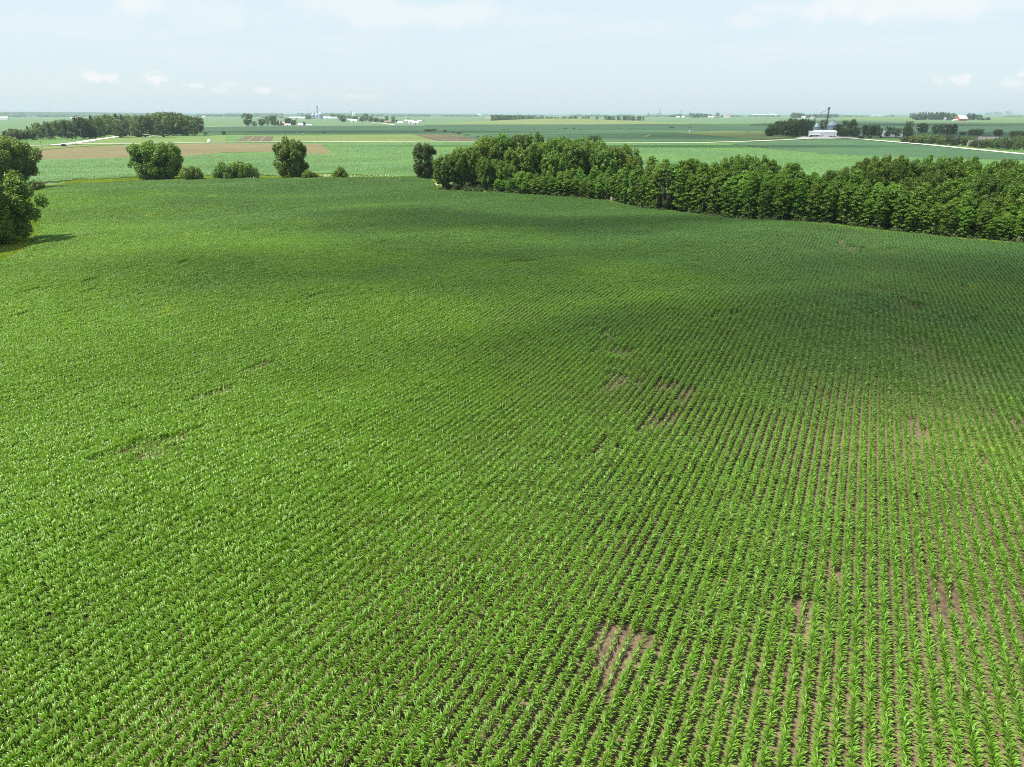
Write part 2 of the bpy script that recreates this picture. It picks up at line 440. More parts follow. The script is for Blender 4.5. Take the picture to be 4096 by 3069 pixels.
# outline of the near corn field: far edge in photograph pixels, then round behind the camera
edge = [(0, 574), (35, 556), (78, 532), (86, 470), (62, 425), (100, 408), (160, 399), (300, 393), (560, 388), (760, 386), (900, 387), (932, 393), (944, 414),
        (1080, 420), (1200, 428), (1310, 437), (1350, 447), (1400, 457), (1500, 467), (1700, 484), (1900, 503), (2000, 513), (2211, 531), (2330, 541)]
FIELD = [(p.x, p.y) for p in (DP(*e) for e in edge)]
p0 = FIELD[0]; FIELD = [(-330, -40), (-300, 120), (p0[0]-60, p0[1]-18)] + FIELD + [(420, 110), (420, -40)]
draped('field_soil', FIELD, M['soil'], 0.03)
MIDF = [(p.x, p.y) for p in (P(*e) for e in [(100, 740), (60, 690), (110, 645), (320, 641), (600, 634), (760, 628), (900, 616), (1100, 612), (1345, 624), (1300, 590), (1290, 573),
        (1700, 571), (2240, 575), (2500, 576), (2800, 578), (2908, 580), (3002, 591), (3091, 601), (3300, 621), (3605, 632), (4096, 646), (4500, 668)])] + \
       [(330, 330), (150, 330), (20, 372)] + [(p.x, p.y) for p in (DP(*e) for e in [(900, 384), (760, 380), (560, 380), (300, 384), (160, 390), (100, 396)])]
draped('middle_field_soil', MIDF, M['soil'], 0.03)

# ------------------------------------------------------------------ corn
ROW_AZ = math.atan2((3500-CX), math.hypot(FPX, CY-456))
U = np.array([math.sin(ROW_AZ), math.cos(ROW_AZ)]); Vv = np.array([math.cos(ROW_AZ), -math.sin(ROW_AZ)])
ROW, PL = 0.76, 0.17


def corn_plant(r, detail=5, hs=1.0):
    """arching leaves in two ranks round a short stalk, whorl upright on top; row runs along y"""
    V = []; F = []
    plane = r.normal(0, 0.55)
    nl = r.integers(9, 12); ht = 0.70*hs*r.uniform(0.9, 1.1)
    for k in range(nl):
        f = (k/(nl-1))**0.85
        az = plane + (math.pi if k % 2 else 0) + r.normal(0, 0.3)
        z0 = 0.06+ht*f*0.85
        Ln = (0.47+0.26*math.sin(math.pi*min(1, f*1.1+0.12)))*hs*r.uniform(0.9, 1.1)*(1-0.25*max(0, f-0.75)*4*0.7)
        e0 = R(50+24*f+r.normal(0, 7)); bend = R(92-40*f)*r.uniform(0.7, 1.25)
        wd = 0.050*r.uniform(0.85, 1.15)
        p = np.array([0, 0, z0]); hd = np.array([math.cos(az), math.sin(az), 0]); sdv = np.array([-math.sin(az), math.cos(az), 0])
        b = len(V); n = detail
        for i in range(n+1):
            t = i/n
            wv = wd*(0.55+1.6*t-2.15*t**2.2) if t < 0.999 else 0.002
            wv = max(wv, 0.002)
            e = e0-bend*t**1.4
            up = -math.sin(e)*hd*(-1)*0 + np.array([0, 0, 1.0])*math.cos(e)-hd*math.sin(e)
            V += [p+sdv*wv+up*wv*0.45, p, p-sdv*wv+up*wv*0.45]
            p = p+(hd*math.cos(e)+np.array([0, 0, 1.0])*math.sin(e))*Ln/n
        for i in range(n):
            q = b+3*i
            F += [(q, q+1, q+4, q+3), (q+1, q+2, q+5, q+4)]
    b = len(V)
    for z, rr in ((0, 0.014), (ht, 0.008)):
        for i in range(4): V.append(np.array([rr*math.cos(i*math.pi/2), rr*math.sin(i*math.pi/2), z]))
    F += [(b+i, b+(i+1) % 4, b+4+(i+1) % 4, b+4+i) for i in range(4)]
    return np.array(V), np.array(F)


def joined(parts):
    Vs = []; Fs = []; n = 0
    for V, F in parts: Vs.append(V); Fs.append(F+n); n += len(V)
    return np.concatenate(Vs), np.concatenate(Fs)


def moved(VF, dx, dy, a, s):
    V, F = VF; c, sn = math.cos(a), math.sin(a); V = V*s
    return np.stack([V[:, 0]*c-V[:, 1]*sn+dx, V[:, 0]*sn+V[:, 1]*c+dy, V[:, 2]], 1), F


def instancer(name, protos, pts, rot, scl, var, kind='stuff'):
    """one object whose nodes set a prototype mesh on every point"""
    pc = bpy.data.collections.new(name+'_kinds')
    for i, me in enumerate(protos):
        o = bpy.data.objects.new('%s_kind_%02d' % (name, i), me); pc.objects.link(o)
    me = bpy.data.meshes.new(name); me.vertices.add(len(pts)); me.vertices.foreach_set('co', np.asarray(pts, np.float32).ravel())
    for an, ty, arr in (('rot', 'FLOAT_VECTOR', rot), ('scl', 'FLOAT_VECTOR', scl)):
        at = me.attributes.new(an, ty, 'POINT'); at.data.foreach_set('vector', np.asarray(arr, np.float32).ravel())
    at = me.attributes.new('var', 'INT', 'POINT'); at.data.foreach_set('value', np.asarray(var, np.int32))
    me.update()
    o = link(name, me); tag(o, kind=kind)
    ng = bpy.data.node_groups.new(name, 'GeometryNodeTree')
    ng.interface.new_socket('Geometry', in_out='INPUT', socket_type='NodeSocketGeometry')
    ng.interface.new_socket('Geometry', in_out='OUTPUT', socket_type='NodeSocketGeometry')
    N = ng.nodes; gi = N.new('NodeGroupInput'); go = N.new('NodeGroupOutput')
    iop = N.new('GeometryNodeInstanceOnPoints'); ci = N.new('GeometryNodeCollectionInfo')
    ci.inputs['Collection'].default_value = pc; ci.inputs['Separate Children'].default_value = True; ci.inputs['Reset Children'].default_value = True
    def attr(nm, dt):
        a = N.new('GeometryNodeInputNamedAttribute'); a.data_type = dt; a.inputs['Name'].default_value = nm; return a.outputs['Attribute']
    e2r = N.new('FunctionNodeEulerToRotation')
    Lk = ng.links.new
    Lk(gi.outputs[0], iop.inputs['Points']); Lk(ci.outputs[0], iop.inputs['Instance']); iop.inputs['Pick Instance'].default_value = True
    Lk(attr('var', 'INT'), iop.inputs['Instance Index']); Lk(attr('rot', 'FLOAT_VECTOR'), e2r.inputs[0]); Lk(e2r.outputs[0], iop.inputs['Rotation'])
    Lk(attr('scl', 'FLOAT_VECTOR'), iop.inputs['Scale']); Lk(iop.outputs[0], go.inputs[0])
    md = o.modifiers.new('scatter', 'NODES'); md.node_group = ng
    return o


def slopes(x, y):
    d = 1.0
    du = (H(x+U[0]*d, y+U[1]*d)-H(x-U[0]*d, y-U[1]*d))/(2*d)
    dv = (H(x+Vv[0]*d, y+Vv[1]*d)-H(x-Vv[0]*d, y-Vv[1]*d))/(2*d)
    return np.arctan(du), -np.arctan(dv)


pr = np.random.default_rng(11)
plants = [corn_plant(pr) for _ in range(14)]
NP = 9; SEG = NP*PL
segs = []
NVAR = 20
for v in range(NVAR):
    parts = []
    for i in range(NP):
        if pr.random() < 0.03: continue
        parts.append(moved(plants[pr.integers(14)], pr.normal(0, 0.018), (i-(NP-1)/2)*PL+pr.normal(0, 0.02), pr.normal(0, 0.2)+(math.pi if pr.random() < .5 else 0), pr.uniform(0.92, 1.08)))
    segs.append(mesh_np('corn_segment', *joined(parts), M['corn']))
sparse = []
for v in range(8):
    parts = []
    for i in range(NP):
        if pr.random() < 0.35: continue
        parts.append(moved(plants[pr.integers(14)], pr.normal(0, 0.03), (i-(NP-1)/2)*PL+pr.normal(0, 0.03), pr.uniform(0, 6.28), pr.uniform(0.45, 0.85)))
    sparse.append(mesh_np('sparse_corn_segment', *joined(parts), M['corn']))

iN = int(560/ROW); jN = int(620/SEG)
I, J = np.meshgrid(np.arange(-iN, iN), np.arange(-40, jN))
I = I.ravel(); J = J.ravel()
jj = (vnoise(I*7.3, I*0.0, 1.0, 5)-0.5)
px_ = I*ROW*Vv[0]+(J+jj)*SEG*U[0]; py_ = I*ROW*Vv[1]+(J+jj)*SEG*U[1]
ok = (py_ > 15) & (np.abs(px_) < 0.70*py_+15) & (py_ < 420)
I, J, px_, py_ = I[ok], J[ok], px_[ok], py_[ok]
ok = inpoly(px_, py_, FIELD); I, J, px_, py_ = I[ok], J[ok], px_[ok], py_[ok]
# how well the crop stands: broad swings, thin patches, washed-out gaps
vig = fbm(px_, py_, 1/46., 3, 5); vig2 = fbm(px_, py_, 1/9., 9, 4)
vigor = 0.64+0.60*vig+0.42*(vig2-0.5)
# the stand is thinner towards the right and foremost ground
thin = np.clip((px_-0.10*py_+2)/26., 0, 1)*np.clip((95-py_)/60., 0, 1)
vigor = vigor-0.10*thin
ru = px_*U[0]+py_*U[1]; rv = px_*Vv[0]+py_*Vv[1]
gap = fbm(ru*0.45, rv*1.5, 1/4.2, 21, 4)*0.6+fbm(px_, py_, 1/17., 33, 3)*0.4+0.05*thin-0.05*np.clip((30-px_-0.5*py_)/30., 0, 1)-0.03*np.clip((py_-70)/60, 0, 1)
isgap = gap > 0.775; isthin = (gap > 0.68) & ~isgap
keep = ~(isgap & (rng.random(len(gap)) < 0.6))
I, J, px_, py_, vigor, isthin, isgap = [a[keep] for a in (I, J, px_, py_, vigor, isthin, isgap)]
rx, ry = slopes(px_, py_)
flip = rng.random(len(px_)) < 0.5
rz = -ROW_AZ+np.where(flip, math.pi, 0)+rng.normal(0, 0.012, len(px_))
rx = np.where(flip, -rx, rx); ry = np.where(flip, -ry, ry)
sxy = np.clip(vigor, 0.55, 1.25)*rng.uniform(0.95, 1.05, len(px_)); sz = sxy*rng.uniform(0.92, 1.08, len(px_))
var = np.where(isthin | isgap, NVAR+rng.integers(0, 8, len(px_)), rng.integers(0, NVAR, len(px_)))
pos = np.stack([px_+Vv[0]*rng.normal(0, .015, len(px_)), py_+Vv[1]*0, H(px_, py_)+0.02], 1)
# the nearest segments in view become single plants
vd = py_*cp+CAM_H*sp
hw = 0.7263*vd
inview = (np.abs(px_) < hw-0.8) & (py_ > 27.4)
near = np.argsort(np.where(inview, py_, 1e9))[:33]
rest = np.ones(len(px_), bool); rest[near] = False
instancer('corn_crop', segs+sparse, pos[rest], np.stack([rx, ry, rz], 1)[rest], np.stack([sxy*0.86, np.ones(len(sxy)), sz*1.06], 1)[rest], var[rest])
cs = bpy.data.objects['corn_crop']; tag(cs, 'young green corn standing in straight rows across the whole near field', 'corn')
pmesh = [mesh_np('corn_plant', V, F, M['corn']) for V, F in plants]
first = None
for k in near:
    for i in range(NP):
        dx = (i-(NP-1)/2)*PL+rng.normal(0, .015)
        x = px_[k]+U[0]*dx; y = py_[k]+U[1]*dx
        if first is None:
            first = o = link('corn_plant', pmesh[0])
        else:
            o = first.copy(); COL.objects.link(o); o.data = pmesh[rng.integers(14)]
        s = float(sxy[k])*rng.uniform(0.9, 1.1)
        o.location = (x, y, float(H(x, y))+0.02); o.scale = (s, s, s)
        o.rotation_euler = (0, 0, -ROW_AZ+rng.normal(0, .2)+(math.pi if rng.random() < .5 else 0))
        tag(o, 'young corn plant with arching leaves in the rows along the lower edge of the picture', 'corn plant', 'single corn plants in the nearest rows')

# the paler corn field beyond the trees: patches of four rows
patches = []
for v in range(10):
    parts = []
    for rI in range(4):
        for i in range(16):
            parts.append(moved(corn_plant(pr, 2) if v == 0 and rI == 0 else plants[pr.integers(14)], (rI-1.5)*ROW+pr.normal(0, .04), (i-7.5)*0.25+pr.normal(0, .05), pr.uniform(0, 6.28), pr.uniform(0.85, 1.2)))
    patches.append(mesh_np('corn_patch', *joined(parts), M['corn_mid']))
MA = R(78)
U2 = np.array([math.sin(MA), math.cos(MA)]); V2 = np.array([math.cos(MA), -math.sin(MA)])
I, J = np.meshgrid(np.arange(-400, 400), np.arange(-260, 400)); I = I.ravel(); J = J.ravel()
qx = I*4*ROW*V2[0]+J*4.0*U2[0]; qy = 550+I*4*ROW*V2[1]+J*4.0*U2[1]
ok = (qy > 250) & (np.abs(qx) < 0.70*qy+20) & inpoly(qx, qy, MIDF); qx, qy = qx[ok], qy[ok]
s2 = 0.95+0.35*(fbm(qx, qy, 1/60., 4, 4)-0.5)
instancer('middle_corn_crop', patches, np.stack([qx, qy, H(qx, qy)+0.02], 1), np.stack([qx*0, qx*0, -MA+np.where(rng.random(len(qx)) < .5, math.pi, 0)], 1),
          np.stack([np.ones(len(qx))*1.02, np.ones(len(qx))*1.02, s2], 1), rng.integers(0, 10, len(qx)))
tag(bpy.data.objects['middle_corn_crop'], 'pale green corn filling the field behind the line of single trees', 'corn')

# ------------------------------------------------------------------ grass strips with real tufts
def tuft_mesh(r, n=60, rad=0.9, h=0.5):
    V = []; F = []
    for _ in range(n):
        a = r.uniform(0, 6.28); rr = rad*math.sqrt(r.random()); x, y = rr*math.cos(a), rr*math.sin(a)
        az = r.uniform(0, 6.28); hh = h*r.uniform(0.5, 1.2); w_ = r.uniform(0.03, 0.07); c, s_ = math.cos(az), math.sin(az); ln = r.uniform(0.1, 0.4)*h
        b = len(V)
        V += [(x-c*w_, y-s_*w_, 0), (x+c*w_, y+s_*w_, 0), (x+c*w_*.7-s_*ln*.5, y+s_*w_*.7+c*ln*.5, hh*.7), (x-c*w_*.7-s_*ln*.5, y-s_*w_*.7+c*ln*.5, hh*.7), (x-s_*ln-c*.01, y+c*ln-s_*.01, hh), (x-s_*ln+c*.01, y+c*ln+s_*.01, hh)]
        F += [(b, b+1, b+2, b+3), (b+3, b+2, b+5, b+4)]
    return np.array(V), np.array(F)


tufts = [mesh_np('grass_tuft', *tuft_mesh(pr), M['brass']) for _ in range(6)]
def scatter_grass(name, label, poly, step, hs=1.0):
    xs = [p[0] for p in poly]; ys = [p[1] for p in poly]
    n = int((max(xs)-min(xs))*(max(ys)-min(ys))/step**2)
    x = rng.uniform(min(xs), max(xs), n); y = rng.uniform(min(ys), max(ys), n)
    ok = inpoly(x, y, poly) & ~inpoly(x, y, FIELD); x, y = x[ok], y[ok]; n = len(x)
    k = fbm(x, y, 1/14., 8, 3); s = hs*(0.4+1.2*k)
    instancer(name, tufts, np.stack([x, y, H(x, y)], 1), np.stack([x*0, x*0, rng.uniform(0, 6.28, n)], 1), np.stack([s*1.3, s*1.3, s], 1), rng.integers(0, 6, n))
    tag(bpy.data.objects[name], label, 'grass')

strip = [(p.x, p.y) for p in (DP(*e) for e in [(55, 430), (70, 404), (160, 390), (300, 384), (560, 380), (760, 378), (930, 382), (950, 400), (950, 420), (900, 392), (560, 394), (160, 404), (80, 420)])]
draped('grass_strip', strip, M['lush'], 0.05)
scatter_grass('strip_grass', 'bright yellow green grass strip running between the two corn fields', strip, 1.1, 0.9)
lefts = [(p.x, p.y) for p in (DP(*e) for e in [(-60, 600), (0, 582), (40, 560), (84, 540), (90, 470), (60, 425), (20, 420), (-40, 440)])]
scatter_grass('left_margin_grass', 'grass under the big trees at the left edge of the corn', lefts, 0.9, 1.0)
fe = [DP(*e) for e in edge[12:]]
forest_strip = [(p.x, p.y) for p in fe]+[(p.x+3, p.y+9) for p in reversed(fe)]
scatter_grass('wood_margin_grass', 'low grass between the corn and the foot of the wood', forest_strip, 0.9, 0.7)

# ------------------------------------------------------------------ trees
def cards(r, C, Nrm, size, el=1.5):
    """leaf-spray faces: kite-shaped quads with a fold"""
    n = len(C); t = r.normal(size=(n, 3)); t -= (t*Nrm).sum(1, keepdims=True)*Nrm; t /= np.linalg.norm(t, axis=1, keepdims=True)+1e-9
    b = np.cross(Nrm, t); s = size*r.uniform(0.6, 1.3, (n, 1))
    V = np.stack([C-t*s*el*.5, C+b*s*.42+Nrm*s*.12, C+t*s*el*.5, C-b*s*.42+Nrm*s*.12], 1).reshape(-1, 3)
    return V, np.arange(4*n).reshape(n, 4)


def lobes_to_cards(r, lobes, dens, size, up=0.25, lower=-1.0, jit=0.55):
    Vs = []; Fs = []; n0 = 0
    for (c, rad) in lobes:
        rad = np.asarray(rad); area = 4*math.pi*((rad[0]*rad[1]+2*rad[0]*rad[2])/3)
        n = max(8, int(area*dens/(size*size)))
        d = r.normal(size=(n, 3)); d /= np.linalg.norm(d, axis=1, keepdims=True)
        d = d[d[:, 2] > lower]; n = len(d)
        # small bumps on the lobe
        bump = 1+0.16*np.sin(d[:, 0]*7+c[0])*np.sin(d[:, 1]*6+c[1]*2)*np.sin(d[:, 2]*7+c[2])
        rr = (r.uniform(0.62, 1.06, n)*bump)[:, None]
        Cc = np.asarray(c)+d*rad*rr
        Nn = d+r.normal(0, jit, (n, 3)); Nn[:, 2] += up; Nn /= np.linalg.norm(Nn, axis=1, keepdims=True)
        V, F = cards(r, Cc, Nn, size); Vs.append(V); Fs.append(F+n0); n0 += len(V)
    return np.concatenate(Vs), np.concatenate(Fs)


def trunk_mb(Ht, r0, tips, n=7, lean=0.0, split=0.35, rr=None):
    mb = MB(); p = Vector((0, 0, -0.3)); k = 6; top = Vector((lean, lean*.4, Ht*0.8)); prev = p; pr_ = r0*1.3
    pts = [prev]
    for i in range(1, k+1):
        t = i/k; q = Vector((top.x*t+math.sin(i*1.7)*r0*.8, top.y*t+math.cos(i*2.3)*r0*.8, -0.3+(top.z+.3)*t)); r_ = r0*(1-0.82*t)
        mb.tube(prev, q, pr_, r_, n, cap=False); prev = q; pr_ = r_; pts.append(q)
    for j, tp in enumerate(tips):
        tp = Vector(tp); zb = max(Ht*0.14, min(Ht*0.72, tp.z-0.35*math.hypot(tp.x, tp.y)-0.08*Ht)); t = (zb+.3)/(top.z+.3)
        i = min(k-1, int(t*k)); f = t*k-i; b = pts[i].lerp(pts[i+1], f); rb = r0*(1-0.82*t)*0.45
        mid = b.lerp(tp, 0.5)+Vector((0, 0, 0.06*Ht)); mb.tube(b, mid, rb, rb*.6, 5, cap=False); mb.tube(mid, tp, rb*.6, rb*.2, 5, cap=False)
    return mb


def broad_tree(seed, Ht=18, Wd=13, base=0.1, nl=60, card=0.45, boxy=0.75, dens=1.6, leaf='leaf_broad', notch=None, bark='bark', lob=0.2):
    """rounded or blocky crown of many lobes on limbs; sizes in metres"""
    r = np.random.default_rng(seed); lobes = []; zc = Ht*(1+base)/2; hz = Ht*(1-base)/2
    for i in range(nl):
        f = (i+0.5)/nl; z = 1-2*f; a = i*2.39996+r.uniform(-.3, .3); q = math.sqrt(max(0, 1-z*z))
        qb = q**boxy; d = np.array([qb*math.cos(a), qb*math.sin(a), math.copysign(abs(z)**boxy, z)])
        k = r.uniform(0.66, 0.90) if i % 4 else r.uniform(0.30, 0.6)
        c = d*k*np.array([Wd/2, Wd/2, hz]); c[2] += zc; 
        wob = 1+0.16*math.sin(a*2+seed)+0.1*math.sin(a*3+2*seed); c[0] *= wob; c[1] *= wob
        if z < -0.5: c[:2] *= 0.85
        if notch and abs(c[0]-notch[0]) < notch[1] and c[2] > notch[2]: c[2] -= notch[3]
        rad = Wd*lob*r.uniform(0.5, 1.1)
        if i % 5 == 0 and z > -0.2: c[:2] *= 1.10; c[2] += 0.03*Ht; rad *= 0.75
        lobes.append((c, (rad*.85, rad*.85, rad*r.uniform(0.8, 1.25))))
    V, F = lobes_to_cards(r, lobes, dens, card, up=0.45)
    V[:, 2] = np.maximum(V[:, 2], 0.05)
    tips = [l[0] for l in lobes[::4]]
    return trunk_mb(Ht, Ht*0.017+0.08, tips).mesh('trunk', M[bark]), mesh_np('crown', V, F, M[leaf])


def locust_tree(seed, Ht=15, Wd=5.2, card=0.33, leaf='leaf_locust'):
    """tall thin tree with stacked drooping umbrella tufts"""
    r = np.random.default_rng(seed); lobes = []; nt = 50
    for i in range(nt):
        f = i/(nt-1); z = Ht*(0.13+0.85*f**0.85); a = i*2.4+r.uniform(-.5, .5)
        env = math.sin(math.pi*min(1, 0.18+0.78*f))**0.6
        q = Wd/2*env*(r.uniform(0.35, 1.0) if f < .93 else .2)
        rad = r.uniform(0.70, 1.2)*(1 if f > .3 else .75)
        lobes.append((np.array([q*math.cos(a), q*math.sin(a), z-0.4]), (rad, rad, rad*0.62)))
    V, F = lobes_to_cards(r, lobes, 1.6, card, up=0.7, lower=-0.25, jit=0.45)
    tips = [l[0]-np.array([0, 0, .2]) for l in lobes[::3]]
    return trunk_mb(Ht, 0.17, tips, 6, lean=r.uniform(-.5, .5)).mesh('trunk', M['bark_pale']), mesh_np('crown', V, F, M[leaf])


def conifer(seed, Ht=14, Wd=6, card=0.7, leaf='needle'):
    r = np.random.default_rng(seed); n = 1500; f = r.random(n)**0.8; z = Ht*(0.05+0.95*f)
    q = Wd/2*(1-f)**0.85*(0.75+0.35*np.sin(f*40)**2)*r.uniform(0.7, 1.05, n); a = r.uniform(0, 6.28, n)
    C = np.stack([q*np.cos(a), q*np.sin(a), z], 1); N = np.stack([np.cos(a), np.sin(a), np.full(n, .6)], 1)+r.normal(0, .4, (n, 3)); N /= np.linalg.norm(N, axis=1, keepdims=True)
    V, F = cards(r, C, N, card)
    return MB().tube((0, 0, -.3), (0, 0, Ht*.95), .22, .03).mesh('trunk', M['bark']), mesh_np('crown', V, F, M[leaf])


def tree(name, meshes, loc, scale=(1, 1, 1), rz=0.0, label=None, cat='tree', group=None):
    e = empty(name, loc, rz, label, cat, group); e.scale = scale
    link('trunk', meshes[0], e); link('crown', meshes[1], e)
    return e


def sized(px0, px1, base, top, at=None):
    """ground point, width and height in metres of something seen between these photograph pixels"""
    p = P((px0+px1)/2, base); k = mpp(p); p.y += 0
    return p, (px1-px0)*k, (base-top)*k/cp*1.0


def feature(name, box, seed, label, cat='tree', group=None, push=0.0, **kw):
    """a single tree seen in a given place"""
    x0, x1, b, t = [v*DS for v in box]
    p = P((x0+x1)/2, b); w_ = (x1-x0)*mpp(p)
    d = Vector((p.x, p.y, 0)).normalized(); p2 = p+d*w_*0.36
    k = mpp(p2); w_ = (x1-x0)*k
    # height so that the top meets its pixel
    rr = ray((x0+x1)/2, t); tt = math.hypot(p2.x, p2.y)/math.hypot(rr.x, rr.y); h = CAM_H+rr.z*tt-float(H(p2.x, p2.y))
    rm = ray((x0+x1)/2, (b+t)/2); p2.x = rm.x/rm.y*p2.y; p2.z = float(H(p2.x, p2.y))
    ms = broad_tree(seed, h*0.98, w_*1.04, **kw)
    return tree(name, ms, p2, label=label, cat=cat, group=group)


feature('tree', (287, 392, 392, 303), 21, 'broad heart-topped dark green tree standing alone, first from the left on the strip', nl=210, boxy=0.62, base=0.0, lob=0.10, card=0.5, notch=(0.5, 1.6, 12, 1.6))
feature('tree', (590, 665, 387, 300), 22, 'upright ragged green tree between the two bushes, third of the strip trees from the edge', nl=170, boxy=0.60, base=0.0, lob=0.12, card=0.5)
feature('columnar_tree', (890, 942, 387, 307), 23, 'narrow column-shaped dark tree next to the left end of the wood', nl=130, boxy=0.45, base=0.0, lob=0.14, card=0.42, leaf='leaf_dark', dens=1.3)
feature('tree', (-95, 68, 408, 293), 24, 'large leafy tree at the left picture edge, the farther of the two', nl=200, boxy=0.8, base=0.02, lob=0.10, card=0.5)
feature('tree', (-150, 46, 545, 362), 25, 'large dark leafy tree at the left picture edge, the nearer of the two', nl=220, boxy=0.8, base=0.0, lob=0.10, card=0.42)
for (bx, sd_, lb) in [((392, 439, 391, 362), 31, 'low round bush touching the foot of the heart-topped tree'),
                      ((464, 508, 389, 355), 32, 'left one of two round bushes growing together on the strip'),
                      ((498, 553, 388, 352), 33, 'right one of two round bushes growing together, white flowers at its foot'),
                      ((723, 749, 387, 362), 34, 'small lone round bush on the strip between the ragged tree and the column tree'),
                      ((650, 685, 388, 372), 35, 'tiny bush right beside the ragged upright tree'),
                      ((60, 95, 412, 392), 36, 'small low bush under the far left tree where the strip begins'),
                      ((480, 505, 390, 374), 37, 'smallest low bush in front of the two joined bushes')]:
    feature('bush', bx, sd_, lb, 'bush', nl=34, boxy=0.8, base=-0.1, lob=0.2, card=0.4)

# white flowers on the strip
fl = []
for (cx0, cx1, cy) in ((518, 553, 387), (690, 712, 383), (752, 850, 384), (940, 960, 402), (1318, 1330, 434)):
    for _ in range(60):
        p = DP(random.uniform(cx0, cx1), cy+random.gauss(0, 0.8)); fl.append((p.x, p.y, p.z+random.uniform(.4, 1.2)))
fV, fF = cards(np.random.default_rng(3), np.array(fl), np.tile([0.0, -0.5, 0.85], (len(fl), 1)), 0.28, 1.1)
tag(link('wildflowers', mesh_np('wildflowers', fV, fF, M['flower'])), 'sprinkling of white wild flowers along the grass strip and wood edge', 'flowers', kind='stuff')

# --- the wood on the right
LOC = [locust_tree(100+i, random.uniform(12.5, 15), random.uniform(3.8, 5.0)) for i in range(7)]
BRD = [broad_tree(200+i, 17.5+i % 3, 13+(i % 2)*2, base=0.10, nl=130, card=0.46, lob=0.115, boxy=0.85, dens=1.5) for i in range(5)]
OLV = [broad_tree(230+i, 16, 10, base=0.08, nl=60, card=0.38, lob=0.15, boxy=0.75, leaf='leaf_olive') for i in range(2)]
FR = [Vector((p.x, p.y, 0)) for p in (DP(*e) for e in [(946, 414), (1080, 419), (1200, 426), (1310, 434), (1350, 444), (1400, 454), (1500, 464), (1700, 481), (1900, 499), (2000, 509), (2211, 527), (2330, 538), (2450, 550)])]
cum = [0]
for a, b in zip(FR, FR[1:]): cum.append(cum[-1]+(b-a).length)
def along(s):
    for i in range(len(FR)-1):
        if s <= cum[i+1] or i == len(FR)-2:
            a, b = FR[i], FR[i+1]; t = (s-cum[i])/(cum[i+1]-cum[i]); p = a.lerp(b, t); d = (b-a).normalized(); n = Vector((-d.y, d.x, 0))
            if n.y < 0: n = -n
            return p, n
ORD = 'first second third fourth fifth sixth seventh eighth ninth tenth eleventh twelfth thirteenth fourteenth fifteenth sixteenth seventeenth eighteenth nineteenth'.split()
TENS = ['', '', 'twent', 'thirt', 'fort', 'fift', 'sixt', 'sevent', 'eight', 'ninet']
def nth(i):
    """1 -> first, 23 -> twenty-third"""
    if i <= 19: return ORD[i-1]
    if i % 10 == 0: return TENS[i//10]+'ieth'
    return TENS[i//10]+'y-'+ORD[i % 10-1]
def scr(p):
    dy = p.y*cp+(CAM_H-p.z)*sp
    return (CX+p.x/dy*FPX)/DS
TOT = cum[-1]
def s_of(dx):
    best = min(range(0, int(TOT)), key=lambda s: abs(scr(along(s)[0])-dx)); return best
sL = s_of(1100); s2l = s_of(1340)
rr = random.Random(5)
# front ranks of thin trees, lower towards both ends
GF_ = 'thin trees packed along the front of the wood'; GB = 'round-crowned trees standing in the wood'
for rank, (off, st) in enumerate(((1.5, 3.3), (4.8, 4.0), (9, 4.6), (14, 5.4), (20, 6.5))):
    s = sL-6+rank*1.3+(0 if rank < 1 else 8); num = 0
    while s < TOT:
        p, n = along(s); q = p+n*(off+rr.uniform(-1.2, 1.2)); q.x += rr.uniform(-.8, .8); sx = scr(q)
        hscale = rr.uniform(0.76, 1.08)*float(np.interp(sx, [1100, 1300, 1400, 1700, 1950, 2211], [.55, .74, 1.18, 1.14, .92, .62]))*(0.86 if rank == 0 else 1.02)
        if sx < 2330 and not (rank == 0 and 1425 < sx < 1458):
            q.z = float(H(q.x, q.y)); num += 1
            ws = max(hscale, .78)*rr.uniform(.9, 1.15)
            tree('thin_tree', LOC[rr.randrange(7)], q, (ws, ws, hscale), rr.uniform(0, 6.28), 'thin tufted green tree, %s from the left in the %s rank of the wood' % (nth(num), ['front', 'second', 'third', 'fourth', 'rearmost'][rank]), 'tree', GF_)
        s += st*rr.uniform(0.85, 1.2)
